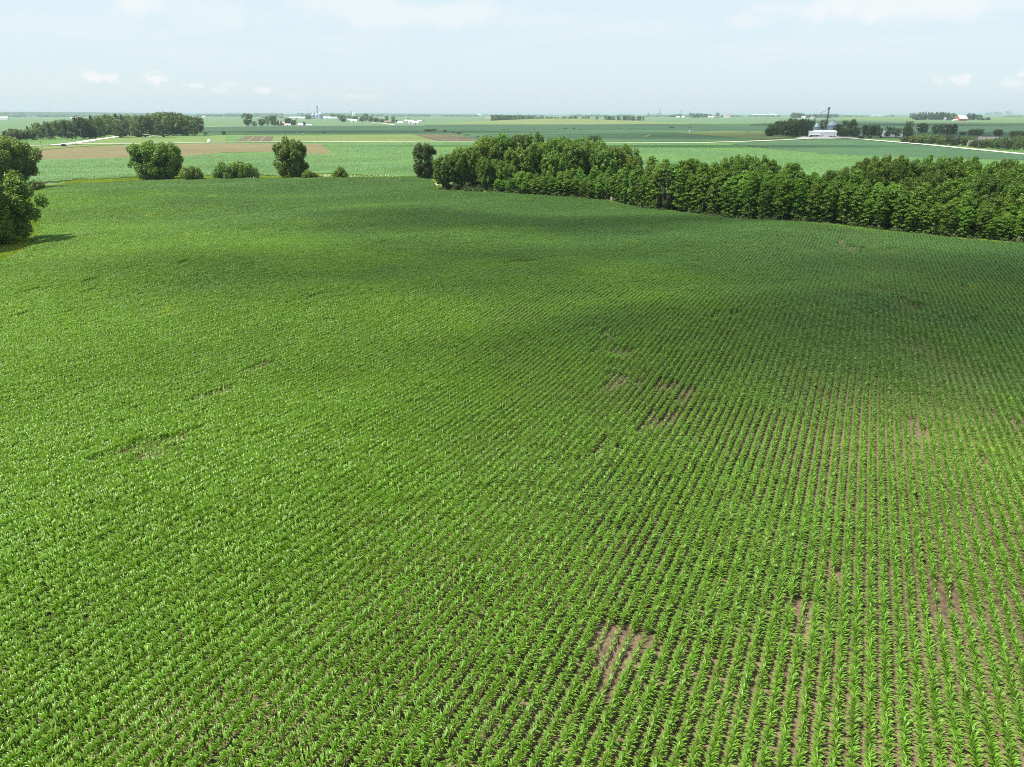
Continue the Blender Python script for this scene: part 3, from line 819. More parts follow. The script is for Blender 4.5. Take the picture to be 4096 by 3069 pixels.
# round trees
jobs = [(962, 7, .80, .72), (990, 9, .88, .8), (1018, 16, .98, .85), (1045, 8, .74, .6), (1000, 24, 1.0, .9), (1050, 26, 1.1, .95), (1075, 12, .72, .7), (1085, 34, 1.16, 1.0), (1110, 22, .95, .85), (1125, 40, 1.2, 1.0), (1150, 24, .98, .9),
            (1150, 48, 1.2, 1.0), (1170, 34, 1.1, 1.0), (1190, 22, .85, .8), (1200, 44, 1.15, 1.0), (1215, 60, 1.2, 1.0), (1235, 32, 1.02, .9), (1250, 50, 1.12, 1.0), (1270, 40, 1.08, .95), (1285, 60, 1.12, 1.0), (1300, 34, .98, .9), (1320, 46, 1.02, 1.0), (1345, 60, 1.04, .9), (1365, 36, .85, .8), (1100, 10, .62, .62), (1130, 8, .5, .6), (1045, 42, 1.12, .9), (1075, 52, 1.15, .9),
        (1480, 34, .88, .7), (1560, 34, 1.0, .7), (1590, 30, 1.06, .75), (1625, 32, 1.02, .75), (1650, 36, .9, .7), (1720, 36, .72, .6), (1780, 38, .80, .7), (1810, 44, .86, .7), (1850, 46, .94, .8), (1880, 38, .90, .8), (1905, 50, 1.0, .8),
        (1935, 42, .92, .8), (1945, 28, .74, .7), (1990, 28, .84, .85), (1990, 46, 1.0, .9), (2020, 38, .98, .9), (2050, 48, 1.04, .9), (2040, 24, .82, .85), (2090, 38, 1.0, .9), (2110, 26, .88, .9), (2130, 48, 1.04, .9), (2160, 36, .98, .9), (2175, 23, .84, .85), (2210, 42, 1.0, .9),
        (2240, 27, .9, .9), (2270, 40, 1.0, .9), (2085, 19, .66, .8), (2140, 17, .62, .75), (2215, 17, .60, .75), (1960, 18, .62, .7)]
cnt = {}
for dx, off, hs, ws in sorted(jobs):
    p, n = along(s_of(dx)); q = p+Vector((p.x, p.y, 0)).normalized()*off; q.z = float(H(q.x, q.y))
    key = ('left half' if dx < 1400 else 'right half', 'low near' if off < 20 else ('middle' if off < 37 else 'far'))
    cnt[key] = cnt.get(key, 0)+1
    tree('round_tree', BRD[rr.randrange(len(BRD))], q, (ws, ws, hs), rr.uniform(0, 6.28), 'round tree, %s from left among the %s trees of the wood, %s' % (nth(cnt[key]), key[1], key[0]), 'tree', GB)
for ms, dx, off, hs, ws, lb in ((OLV[0], 1430, 3.5, .92, .85, 'dull olive green tree with small leaves, alone in the bright thin front trees'), (OLV[1], 1452, 7.5, .86, .8, 'taller dull olive tree just behind its smaller twin in the wood front')):
    p, n = along(s_of(dx)); q = p+n*off; q.z = float(H(q.x, q.y)); tree('olive_tree', ms, q, (ws, ws, hs), 0, lb, 'tree')
# dark floor and undergrowth of the wood
wood = [(p.x, p.y) for p in FR]+[(FR[-1].x+60, FR[-1].y+60), (FR[-4].x+25, FR[-4].y+75), (FR[6].x+15, FR[6].y+60), (FR[3].x+10, FR[3].y+60), (FR[0].x+14, FR[0].y+70)]
draped('wood_floor', wood, M['litter'], 0.06)
ug = [mesh_np('undergrowth_clump', *lobes_to_cards(pr, [((pr.uniform(-1, 1), pr.uniform(-1, 1), pr.uniform(.2, .7)), (pr.uniform(.7, 1.3), pr.uniform(.7, 1.3), pr.uniform(.5, 1.1))) for _ in range(4)], 1.1, .35), M['leaf_dark']) for _ in range(5)]
xs, ys = [v[0] for v in wood], [v[1] for v in wood]; n = 9000
x = rng.uniform(min(xs), max(xs), n); y = rng.uniform(min(ys), max(ys), n); okk = inpoly(x, y, wood) & ~inpoly(x, y-1.5, FIELD); x, y = x[okk], y[okk]; n = len(x)
sc_ = rng.uniform(.6, 1.4, n)
instancer('undergrowth', ug, np.stack([x, y, H(x, y)], 1), np.stack([x*0, x*0, rng.uniform(0, 6.28, n)], 1), np.stack([sc_, sc_, sc_], 1), rng.integers(0, 5, n))
tag(bpy.data.objects['undergrowth'], 'dark low undergrowth filling the floor of the wood', 'undergrowth')

# ------------------------------------------------------------------ far fields, roads
# band between the wood / pale corn and the road, and beyond it
sheet('bare_field', [(125, 640), (320, 638), (600, 631), (760, 625), (900, 611), (1100, 609), (1340, 621), (1290, 577), (1000, 575), (800, 575), (540, 581), (330, 589), (130, 606)], M['bare'], 0.25)
ribbon('grass_bank', [(1292, 574), (1315, 592), (1346, 626)], 7, M['lush'], 0.5)
sheet('soybean_field', [(2930, 578), (3010, 588), (3100, 598), (3300, 618), (3605, 629), (4096, 642), (4500, 664), (4500, 652), (4096, 621), (3900, 603), (3700, 583), (3500, 566), (3400, 556), (3250, 559), (3145, 563), (3000, 570)], M['soy'], 0.5)
sheet('meadow', [(80, 582), (215, 581), (310, 571), (380, 560), (455, 549), (470, 546), (820, 546), (905, 540), (905, 568), (540, 573), (330, 576), (225, 584)], M['lush'], 0.25)
sheet('weed_bank', [(80, 588), (220, 586), (340, 579), (500, 578), (330, 587), (130, 604)], M['mix'], 0.3)
ribbon('gravel_road', [(-600, 586), (110, 584.5), (215, 583), (330, 577), (540, 576), (820, 571.5), (1000, 570), (1350, 569), (1600, 569.5), (2240, 571), (2440, 571.5), (2800, 573), (3000, 567), (3145, 561), (3250, 556), (3330, 553), (3400, 554.5), (3500, 563), (3700, 580), (3900, 600), (4096, 619), (4500, 655)], 8, M['gravel'], 0.62)
ribbon('side_road', [(215, 582.5), (310, 572), (390, 559), (462, 549), (520, 541)], 11, M['gravel'], 0.5)
ribbon('farm_lane', [(3300, 553), (3430, 551), (3560, 550), (3700, 551)], 8, M['gravel'], 0.75)
sheet('farm_yard', [(3180, 556), (3330, 556), (3420, 552), (3360, 545), (3220, 545)], M['gravel'], 0.55)
# plots on the far side of the road
sheet('tilled_plot', [(940, 566), (1082, 567), (1092, 546.5), (985, 546.5)], M['plot'], 0.35)
for a, b in (((990, 566), (1018, 547)), ((1042, 566), (1062, 547))): ribbon('plot_track', [a, b], 3, M['mix'], 0.42)
sheet('weedy_plot', [(1088, 567), (1760, 567.5), (1650, 539), (1100, 545)], M['mix'], 0.3)
sheet('dark_plot', [(1755, 566), (1915, 566), (1900, 556), (1820, 540), (1660, 539)], M['plot'], 0.5)
for a, b in (((1790, 564), (1680, 540)), ((1850, 565), (1730, 540)), ((1905, 563), (1790, 540))): ribbon('plot_track', [a, b], 2.5, M['mix'], 0.55)
sheet('soybean_field', [(812, 543), (905, 539), (1640, 537), (1830, 538), (1920, 564), (2440, 566.5), (2800, 568), (3000, 562), (3120, 556), (3060, 545), (2960, 530), (2700, 520), (1700, 524), (812, 530)], M['soy'], 0.45)
sheet('dark_soybean_field', [(812, 529.5), (1700, 523.5), (2700, 519.5), (2960, 529.5), (3060, 520), (3060, 507), (2600, 498), (1900, 500), (812, 509)], M['soy_dark'], 0.5)
sheet('weedy_plot', [(2700, 532), (2900, 526), (3060, 530), (3180, 545), (3130, 556), (2990, 556), (2850, 545)], M['mix'], 0.75)
sheet('weedy_plot', [(2565, 550), (2595, 540), (2610, 540.5), (2590, 551)], M['mix'], 0.8)
sheet('soybean_field', [(3440, 547), (4500, 600), (4500, 515), (3600, 492), (3300, 482), (3000, 497), (3000, 520), (3200, 545)], M['soy_dark'], 0.3)
sheet('pale_crop_field', [(0, 530), (900, 508), (1400, 503), (1900, 499), (1960, 488), (1960, 466), (0, 470), (-600, 470), (-600, 540)], M['pale'], 0.4)
sheet('pale_crop_field', [(2570, 498), (3000, 497), (3300, 481), (4500, 500), (4500, 464), (2100, 464), (2100, 480)], M['pale'], 0.4)
sheet('lush_meadow', [(3370, 481), (3650, 480), (4400, 487), (4400, 474), (3370, 472)], M['lush'], 0.9)
ribbon('far_road', [(700, 508), (1000, 506.5), (1700, 504.5)], 12, M['gravel'], 0.9)
ribbon('far_road', [(1485, 491), (1540, 496), (1580, 502)], 9, M['gravel'], 0.95)
ribbon('far_road', [(1390, 476), (1410, 484), (1425, 488)], 16, M['gravel'], 0.95)
ribbon('far_road', [(2700, 492), (2790, 495.5), (2850, 497)], 8, M['mix'], 0.95)

# pasture hill with the poplar row along it
def hill(name, cx, cy, lx, ly, hgt, mat, rot=0.0, n=40):
    a = np.linspace(0, 2*math.pi, n, endpoint=False); V = []; F = []
    rings = 12
    for k in range(rings+1):
        f = k/rings
        for t in a:
            rr_ = 1-f; x = math.cos(t)*rr_*lx; y = math.sin(t)*rr_*ly
            V.append((cx+x*math.cos(rot)-y*math.sin(rot), cy+x*math.sin(rot)+y*math.cos(rot), -0.5+hgt*(0.5-0.5*math.cos(math.pi*f))*(1+0.08*math.sin(5*x/lx+2))))
    for k in range(rings):
        for i in range(n): F.append((k*n+i, k*n+(i+1) % n, (k+1)*n+(i+1) % n, (k+1)*n+i))
    o = link(name, mesh_np(name, V, F, mat, smooth=True)); tag(o, kind='structure'); return o

hp = P(2270, 497)
hill('pasture_hill', hp.x, hp.y+260, 560, 330, 15, M['hill'])
def hill_z(x, y):
    f = 1-math.hypot((x-hp.x)/560, (y-hp.y-260)/330)
    return 0 if f <= 0 else -0.5+15*(0.5-0.5*math.cos(math.pi*f))*1.0

# distant wooded ridges: too far to tell the trees apart
def ridge(name, label, sx0, sx1, dist, h0, h1, n, seed, treeh=18, wig=0.4):
    r = np.random.default_rng(seed); a0 = az_el(sx0, 456)[0]; a1 = az_el(sx1, 456)[0]; V = []; F = []
    K = 14; hump = np.array([[math.cos(j*2*math.pi/7), math.sin(j*2*math.pi/7)] for j in range(7)])
    for _ in range(n):
        a = r.uniform(a0, a1); d = dist*r.uniform(1, 1.25); f = (a-a0)/(a1-a0)
        gz = (h0+(h1-h0)*f)*(0.6+0.4*math.sin(f*9+seed))*((d/dist-1)/0.25)
        if fbm(np.array([a*60]), np.array([seed*3.]), 1.0, seed, 3)[0] < wig: continue
        x, y = math.sin(a)*d, math.cos(a)*d; w_ = r.uniform(14, 34)*dist/9000; hh = treeh*r.uniform(.6, 1.25); b = len(V)
        for (zz, q) in ((-1, 1.0), (hh*.55, 1.05), (hh*.9, .6)):
            for (ux, uy) in hump: V.append((x+ux*w_*q*r.uniform(.8, 1.2), y+uy*w_*q, gz+zz))
        for k in range(2):
            for j in range(7):
                F.append((b+k*7+j, b+k*7+(j+1) % 7, b+(k+1)*7+(j+1) % 7, b+(k+1)*7+j))
        F.append((b+14, b+15, b+16, b+17)); F.append((b+14, b+17, b+19, b+20)); F.append((b+17, b+18, b+19, b+19))
    F = [f for f in F if len(set(f)) == 4]
    o = link(name, mesh_np(name, V, F, M['leaf_far'], smooth=True)); tag(o, label, 'woods', kind='stuff')

hl = az_el(-300, 456)[0]
def swell(name, sx, d, lx, ly, h, m='distance'):
    a = az_el(sx, 456)[0]; return hill(name, math.sin(a)*d, math.cos(a)*d, lx, ly, h, M[m], -a)
swell('hills', 150, 13500, 5200, 2600, 56, 'woodland'); swell('hills', 1500, 16000, 5200, 2600, 38, 'woodland')
ridge('far_woods', 'bluish band of woods on the horizon above the left woodlot', -600, 1700, 9500, 55, 20, 1500, 1, 20, 0.30)
ridge('far_woods', 'thin dotted line of woods on the horizon, middle of the picture', 1400, 3100, 9000, 8, 8, 600, 2, 17, 0.46)
ridge('far_woods', 'sparse line of woods on the horizon at the right', 3000, 4500, 9000, 6, 8, 330, 3, 16, 0.52)
ridge('far_woods', 'scattered small copses in the fields below the left horizon', -400, 1400, 6200, 0, 0, 120, 4, 10, 0.55)

# ------------------------------------------------------------------ far trees
FT = {'r': [broad_tree(300+i, 16, 14, base=0.04, nl=36, card=0.9, lob=0.19, leaf='leaf_far', dens=1.0) for i in range(5)],
      'u': [broad_tree(320+i, 20, 11, base=0.03, nl=34, card=0.9, lob=0.2, leaf='leaf_far', dens=1.0, boxy=.65) for i in range(3)],
      'p': [broad_tree(340+i, 16, 5, base=0.02, nl=26, card=0.8, lob=0.25, leaf='leaf_far', dens=1.0, boxy=.7) for i in range(3)],
      'c': [conifer(360+i, 14, 6.5) for i in range(4)]}
FH = {'r': (16, 14), 'u': (20, 11), 'p': (16, 5), 'c': (14, 6.5)}


def ftree(k, sx, base, top, wpx, label, group=None, name=None, z=None):
    p = P(sx, base); m_ = mpp(p); h = (base-top)*m_; w_ = wpx*m_
    if z is not None: p.z = z
    hh, ww = FH[k]; ms = FT[k][rr.randrange(len(FT[k]))]
    nm = name or {'r': 'round_tree', 'u': 'tall_tree', 'p': 'poplar_tree', 'c': 'conifer_tree'}[k]
    return tree(nm, ms, p, (w_/ww*1.05, w_/ww*1.05, h/hh*1.04), rr.uniform(0, 6.28), label, 'tree', group)


def fill(n, xs, base, tops, w_, kinds, where, group, seed=0):
    """a clump: trees spread between pixels xs, along base row and top row (profile lists)"""
    q = random.Random(seed)
    for i in range(n):
        f = (i+q.uniform(.1, .9))/n; sx = xs[0]+(xs[1]-xs[0])*f
        t = np.interp(f, np.linspace(0, 1, len(tops)), tops); b = np.interp(f, np.linspace(0, 1, len(base)), base)
        dep = q.choice([0, 0, 0.35, 0.7, 1]); bb = b-dep*(b-t)*0.22
        tt = t+(1-dep)*(b-t)*q.uniform(0.02, 0.42)
        k = q.choice(kinds)
        kind = {'r': 'round leafy tree', 'u': 'tall leafy tree', 'p': 'slim upright tree', 'c': 'dark pointed evergreen'}[k]
        ftree(k, sx, bb, tt, w_*q.uniform(.8, 1.3)*(1 if k in 'ru' else .6), '%s, %s tree from the left %s' % (kind, nth(i+1), where), group)

# woodlot at the left
fill(20, (20, 330), (562, 556), (526, 506, 494, 484, 472), 46, 'rrrccu', 'in the low left third of the woodlot', 'trees of the left woodlot', 1)
fill(20, (330, 560), (556, 549), (472, 470, 462, 465, 470), 52, 'rrruc', 'in the middle third of the woodlot', 'trees of the left woodlot', 2)
fill(24, (540, 795), (550, 550), (474, 460, 456, 458, 462, 474), 58, 'ruur', 'in the tall right third of the woodlot', 'trees of the left woodlot', 3)
fill(8, (480, 700), (535, 535), (462, 457, 456), 40, 'rrc', 'of those poking over the woodlot', 'trees of the left woodlot', 4)
# farmstead trees, left of centre
G2 = 'trees of the farmstead on the far road'
for a in [('u', 994, 506, 457, 40, 'broad dark tree at the left end of the far farmstead'), ('u', 1018, 505, 486, 20, 'short tree beside the broad dark tree of the far farmstead'),
          ('r', 1048, 504, 477, 34, 'second crown from the left at the far farmstead'), ('p', 1070, 504, 468, 17, 'slender tree between two round ones at the far farmstead'),
          ('r', 1096, 504, 465, 34, 'large round tree in the middle of the far farmstead'), ('c', 1114, 504, 488, 10, 'left of two small pointed evergreens by the red roof'), ('c', 1126, 504, 485, 12, 'right of two small pointed evergreens by the red roof'),
          ('r', 1158, 502, 473, 32, 'round tree right of the red-roofed house'), ('r', 1178, 503, 480, 20, 'paler round tree near the white sheds of the far farmstead'), ('r', 1217, 504, 489, 14, 'small tree between the white sheds of the far farmstead')]:
    ftree(*a, G2)
G3 = 'trees round the grain elevator and the farms beyond'
for a in [('r', 1235, 478, 462, 26, 'hazy tree behind the grain bins'), ('r', 1330, 474, 456, 22, 'hazy tree right of the grain bins'), ('r', 1352, 474, 458, 20, 'second hazy tree right of the grain bins'), ('r', 1371, 490, 461, 26, 'dark tree right of the elevator sheds, in front of the lane'),
          ('r', 1395, 476, 462, 22, 'pale tree beside the small far elevator'), ('r', 1420, 487, 466, 26, 'dark tree behind the white gabled farmhouse'), ('c', 1440, 486, 474, 8, 'little evergreen by the gabled farmhouse'),
          ('r', 1450, 487, 466, 20, 'first tree of the grove right of the gabled farmhouse'), ('u', 1465, 486, 456, 22, 'tallest tree of the grove right of the gabled farmhouse'), ('r', 1483, 488, 466, 24, 'broad tree inside the grove right of the gabled farmhouse'),
          ('r', 1505, 490, 472, 24, 'last tree of the grove right of the gabled farmhouse'), ('u', 1547, 488, 465, 18, 'upright tree left of the brown-roofed house'), ('r', 1528, 490, 477, 20, 'low tree left of the brown-roofed house'), ('u', 1573, 492, 468, 20, 'dark upright tree right of the brown-roofed house'),
          ('r', 1588, 490, 480, 10, 'small tree above the white gabled garage'), ('r', 1634, 484, 474, 10, 'small tree above the long white sheds'), ('p', 1696, 488, 482, 5, 'tiny lone tree right of the long white sheds')]:
    ftree(*a, G3)
for i, (sx, b, t, w_) in enumerate([(822, 540, 528, 16), (896, 541, 525, 17), (992, 540, 535, 5), (1294, 534, 528, 10), (1206, 534, 531, 5)]):
    ftree('r', sx, b, t, w_, ['low bush on the ditch right of the left woodlot', 'round bush on the ditch above the tilled plot', 'tiny bush near the pole above the tilled plot', 'dark low bush in the far green field', 'tiny bush near the blue booth in the far field'][i], None, 'bush')
# bushes on the dark field edge, middle
for i, (sx, b, t, w_) in enumerate([(1715, 526, 518, 36), (1740, 524, 516, 14), (1780, 529, 521, 16), (1835, 536, 527, 20), (1815, 532, 527, 14), (1868, 543, 539, 20), (1912, 550, 545, 14), (2015, 520, 517, 14), (2033, 519, 516, 10), (2138, 520, 517, 12), (2235, 519, 515, 8), (2262, 518, 513, 18), (2295, 518, 511, 10), (2322, 519, 515, 10),
                                   (2480, 516, 514, 20), (2686, 512, 507, 22), (2757, 511, 508, 20), (2530, 515, 512, 14)]):
    ftree('r', sx, b, t, w_, ('%s small dark bush on the grass line above the dark plot' % nth(i+1)) if i < 7 else ('%s small dark bush in the line across the dark soybean field' % nth(i-6)), 'small bushes on the field lines', 'bush')
# poplar row on the hill
G4 = 'slim trees of the row along the pasture hill'
q = random.Random(9)
for i in range(34):
    sx = 1968+i*5.0+q.uniform(-1, 1); f = i/34
    ftree('p', sx, 488-f*4, 459+f*6+q.uniform(-1, 3), 9+3*(1-f), 'slim dark tree, %s from the left in the dense end of the hill row' % nth(i+1), G4)
for i in range(74):
    sx = 2135+i*5.95+q.uniform(-4, 4); f = i/74
    if q.random() < 0.15 or 2316 < sx < 2330 or 2395 < sx < 2420: continue
    t = 465-(f*4)+q.uniform(-1, 5)
    p = P(sx, 486); top = ray(sx, t); D = p.y+120
    x, y = p.x*D/p.y, D; hz = hill_z(x, y); tt = D/top.y; h = max(4.0, CAM_H+top.z*tt-hz)
    ms = FT['p'][q.randrange(3)]; tree('poplar_tree', ms, (x, y, hz), (h/16*1.7,)*2+(h/16,), q.uniform(0, 6.28), 'slim tree, %s from the left in the gappy part of the hill row' % nth(i+1), 'tree', G4)
# clumps along the right horizon
fill(16, (2760, 2848), (472, 472), (453, 455, 458), 14, 'rrc', 'in the dark grove with white sheds', 'trees of the grove by the white barns', 11)
for a in [('r', 2870, 468, 452, 16, 'round tree between the white sheds and the pink-roofed barn'), ('r', 2887, 470, 461, 10, 'small tree left of the pink-roofed barn'), ('c', 2595, 465, 451, 9, 'lone pointed tree left of the horizon elevator')]: ftree(*a)
fill(6, (2680, 2720), (471, 471), (462, 458, 458), 14, 'r', 'in the copse by the horizon sheds', 'trees of the copse by the horizon sheds', 12)
fill(14, (3165, 3355), (473, 473), (452, 452, 458, 455, 456, 458), 22, 'rru', 'in the grove behind the grain leg', 'trees of the grove behind the grain leg', 13)
fill(10, (3170, 3215), (473, 473), (451, 452, 454), 15, 'cr', 'in the dark block behind the grain leg', 'trees of the grove behind the grain leg', 14)
# big clump left of the white shed
fill(22, (3070, 3235), (546, 548), (510, 492, 482, 480, 478, 482), 44, 'rru', 'in the big clump by the white shed', 'trees of the big clump by the white farm shed', 15)
for a in [('r', 3235, 548, 515, 34, 'tree touching the left gable of the white farm shed'), ('r', 3290, 520, 481, 34, 'tree between the two grain bins behind the white shed'), ('c', 3256, 500, 474, 12, 'thin pointed tree over the white bin'),
          ('r', 3352, 545, 500, 42, 'greyish tree at the right gable of the white farm shed'), ('r', 3390, 548, 484, 66, 'large round tree right of the white farm shed'), ('r', 3420, 549, 512, 44, 'lower right shoulder tree beside the large round one'), ('r', 3370, 549, 522, 36, 'low tree beneath the large round one')]: ftree(*a, 'trees round the white farm shed')
fill(9, (3448, 3508), (545, 545), (502, 500, 500), 22, 'ruc', 'in the first block of the drive row', 'trees of the drive row', 16)
for i, (sx, t, w_) in enumerate([(3508, 501, 12), (3520, 512, 14), (3549, 508, 22), (3567, 512, 16), (3582, 514, 13), (3595, 514, 14), (3612, 512, 16), (3628, 510, 20), (3640, 515, 22)]):
    ftree('u', sx, 549, t, w_, ['thin tree at the pole by the drive', 'narrow tree left of the white gable in the drive row', 'narrow tree right of the white gable', 'second narrow tree right of the white gable', 'middle tree over the white garages', 'tree between the white garages', 'tree past the last white garage', 'dark tree before the drive meets the belt', 'last dark tree of the drive row'][i], 'trees of the drive row')
for a in [('r', 3631, 530, 487, 28, 'taller hazy tree above the end of the drive row'), ('r', 3687, 533, 495, 46, 'broad round tree standing in the field above the evergreen belt'), ('r', 3745, 535, 500, 44, 'left tree of the dense trio in the right field'), ('u', 3775, 537, 498, 40, 'middle tree of the dense trio in the right field'), ('r', 3802, 540, 500, 44, 'right tree of the dense trio in the right field'),
          ('r', 3850, 541, 528, 24, 'small low bush-like tree in the right field'), ('r', 3888, 543, 519, 34, 'left of two round trees joined in the right field'), ('r', 3915, 543, 517, 36, 'right of two round trees joined in the right field'), ('r', 3990, 546, 519, 36, 'single round tree in the right field'), ('r', 4060, 549, 524, 40, 'round tree near the right edge in the field'), ('r', 4090, 549, 524, 36, 'round tree cut by the right edge in the field')]: ftree(*a, 'trees standing in the right fields')
for i, (sx, b, t, w_) in enumerate([(3445, 557, 543, 30), (3478, 555, 542, 16), (3524, 553, 545, 12)]): ftree('r', sx, b, t, w_, ['largest roadside bush below the drive row', 'middle roadside bush below the drive row', 'smallest roadside bush below the drive row'][i], None, 'bush')
fill(30, (3605, 3880), (572, 585), (552, 540, 538, 542, 545, 550), 30, 'rrcr', 'in the evergreen belt before the grey house', 'trees of the evergreen belt', 17)
fill(22, (3880, 4110), (588, 606), (560, 556, 548, 546), 30, 'crrr', 'in the evergreen belt under the grey house', 'trees of the evergreen belt', 18)
for i, (sx, b, t, w_) in enumerate([(3722, 578, 558, 16), (3782, 582, 566, 14), (3806, 584, 568, 12), (3850, 586, 572, 12), (3608, 570, 556, 14)]): ftree('c', sx, b, t, w_, ['small evergreen in front of the belt, next to the yard light', 'first of three small evergreens on the mown grass', 'second of three small evergreens on the mown grass', 'third of three small evergreens on the mown grass', 'leftmost low evergreen of the belt'][i], 'small evergreens on the mown grass')
# red barn group
fill(28, (3645, 3812), (481, 482), (455, 449, 450, 450, 455), 22, 'rrc', 'in the windbreak by the red barn', 'trees of the windbreak by the red barn', 19)
for a in [('r', 3878, 482, 456, 26, 'round tree right against the red barn'), ('r', 3892, 482, 458, 22, 'second tree right of the red barn'), ('r', 3914, 482, 460, 26, 'third tree right of the red barn'), ('r', 3932, 482, 473, 14, 'low tree of the red barn yard'), ('r', 3950, 482, 470, 18, 'last low tree right of the red barn')]: ftree(*a, 'trees right of the red barn')
fill(8, (3940, 4010), (461, 461), (452, 448, 449), 12, 'r', 'in the hazy copse on the right horizon', 'trees of the hazy copse', 20)
for a in [('r', 4028, 460, 446, 14, 'hazy taller tree near the right end of the horizon'), ('r', 4044, 460, 450, 12, 'hazy smaller tree near the right end of the horizon')]: ftree(*a)
# shadowy trees behind the wood
ftree('r', 2378, 575, 541, 52, 'round dull green tree peeping over the wood by the road'); ftree('r', 2200, 575, 552, 40, 'dark crown peeping over the light tops of the wood', None)

# ------------------------------------------------------------------ buildings
def house(name, sx, base, wpx, hpx, label, wall='white', roof='whiteroof', depth=0.5, rz=None, roofk=0.4, doors=1, wins=2, lift=0.6, cat='barn', group=None):
    """gabled building facing the camera, size from the photograph"""
    p = P(sx, base); m_ = mpp(p); w_ = wpx*m_; h = hpx*m_; d = w_*depth
    e = empty(name, (p.x, p.y, p.z+lift-.6), (0.0 if rz is None else rz), label, cat, group)
    we = h*(1-roofk); a, b = -w_/2, w_/2
    MB().gwall(a, b, -d/2, d/2, -.5, we, h-.1).obj('wall', M[wall], e)
    MB().gable(a, b, -d/2, d/2, we, h).obj('roof', M[roof], e)
    for i in range(doors):
        x = a+w_*(i+1)/(doors+1); MB().box(x-w_*.07, x+w_*.07, -d/2-.06, -d/2-.004, 0.1, we*.75).obj('door', M['dark'], e)
    for i in range(wins):
        x = a+w_*(i+.5)/(wins+.001)*.98; MB().box(x-w_*.03, x+w_*.03, -d/2-.05, -d/2-.003, we*.45, we*.8).obj('window', M['glass'], e)
    return e

# white farm shed on the right
p = P(3292, 549); m_ = mpp(p); L_ = 103*m_; Wd_ = 20; hw_ = 19*m_
e = empty('farm_shed', (p.x, p.y+8, p.z+.3), R(-6), 'long white metal farm shed with a low porch at its left end', 'shed')
MB().gwall(-L_/2, L_/2, -Wd_/2, Wd_/2, -.5, hw_*.95, hw_*1.28).obj('wall', M['white'], e)
MB().gable(-L_/2, L_/2, -Wd_/2, Wd_/2, hw_*.95, hw_*1.3, .2, .6).obj('roof', M['whiteroof'], e)
MB().add([(-L_/2-.4, -Wd_/2-4.5, hw_*.45), (-L_*.13, -Wd_/2-4.5, hw_*.45), (-L_*.13, -Wd_/2-.05, hw_*.62), (-L_/2-.4, -Wd_/2-.05, hw_*.62), (-L_/2-.4, -Wd_/2-4.5, hw_*.45+.2), (-L_*.13, -Wd_/2-4.5, hw_*.45+.2), (-L_*.13, -Wd_/2-.05, hw_*.62+.2), (-L_/2-.4, -Wd_/2-.05, hw_*.62+.2)],
         [(0, 3, 2, 1), (4, 5, 6, 7), (0, 1, 5, 4), (1, 2, 6, 5), (2, 3, 7, 6), (3, 0, 4, 7)]).obj('porch_roof', M['whiteroof'], e)
for i in range(5): MB().tube((-L_/2+i*L_*.085, -Wd_/2-4.2, -.4), (-L_/2+i*L_*.085, -Wd_/2-4.2, hw_*.45), .12).obj('porch_post', M['white'], e)
MB().box(-L_/2+.4, -L_*.38, -Wd_/2-.08, -Wd_/2-.004, 0, hw_*.4).obj('door', M['darkblue'], e)
for i in range(3): MB().box(-L_*.34+i*L_*.07, -L_*.30+i*L_*.07, -Wd_/2-.08, -Wd_/2-.004, hw_*.15, hw_*.38).obj('window', M['glass'], e)
for i in range(4): MB().box(-L_*.12+i*L_*.045, -L_*.105+i*L_*.045, -Wd_/2-.08, -Wd_/2-.004, hw_*.30, hw_*.44).obj('window', M['glass'], e)

def car(sx, sy, mat, label, rz=0.0):
    p = P(sx, sy); e = empty('parked_car', (p.x, p.y, p.z+.58), rz, label, 'car', 'vehicles parked at the farm shed')
    mb = MB(); prof = [(-2.3, .35), (-2.3, .95), (-1.5, 1.05), (-.9, 1.6), (.9, 1.62), (1.5, 1.08), (2.2, .95), (2.3, .35)]
    mb.add([(x, -.85, z) for x, z in prof]+[(x, .85, z) for x, z in prof], [tuple(range(8)), tuple(range(15, 7, -1))]+[(i, 8+i, 8+(i+1) % 8, (i+1) % 8) for i in range(8)])
    mb.obj('body', mat, e)
    MB().box(-1.1, 1.1, -.88, .88, 1.12, 1.48).obj('window', M['glass'], e)
    for x in (-1.4, 1.4):
        for y in (-.9, .9): MB().tube((x, y-.1, .33), (x, y+.1, .33), .33, n=10).obj('wheel', M['black'], e)
car(3283, 550, M['white'], 'white car parked before the porch of the farm shed', .3); car(3322, 550, M['rust'], 'dark car parked before the blank wall of the farm shed', .1); car(3336, 550, M['darkblue'], 'dark blue car parked nearest the right corner of the farm shed', 2.8)
car(3240, 551, M['darkblue'], 'blue car at the left corner of the farm shed', .5)

def bin_(name, sx, base, wpx, hpx, label, mat='steel', cat='grain bin', lift=0, rings=7, group=None):
    p = P(sx, base); m_ = mpp(p); r_ = wpx*m_/2; h = hpx*m_; we = h*.68
    e = empty(name, (p.x, p.y, p.z+lift), 0, label, cat, group)
    prof = [(r_, -.4)]
    for i in range(rings): prof += [(r_*1.006, we*(i+.5)/rings), (r_*.994, we*(i+1)/rings)]
    MB().lathe(prof, 28).obj('wall', M[mat], e)
    MB().lathe([(r_*1.03, we-.1), (r_*1.03, we), (r_*.15, h*.97), (r_*.15, h), (0.01, h)], 28).obj('roof', M[mat], e)
    MB().box(-.5, .5, -r_-.15, -r_*.97, .2, 2.4).obj('door', M['rust'], e)
    mb = MB()
    for x in (-.3, .3): mb.tube((x+r_*.3, -r_*.99, 0), (x+r_*.3, -r_*.99, we), .05, n=4)
    mb.obj('ladder', M['rust'], e)
    return e
bin_('grain_bin', 3322, 541, 42, 55, 'large bluish steel grain bin behind the white shed, right of the grain leg', lift=0)
bin_('grain_bin', 3262, 541, 26, 47, 'grey steel grain bin behind the left end of the white shed', lift=0)
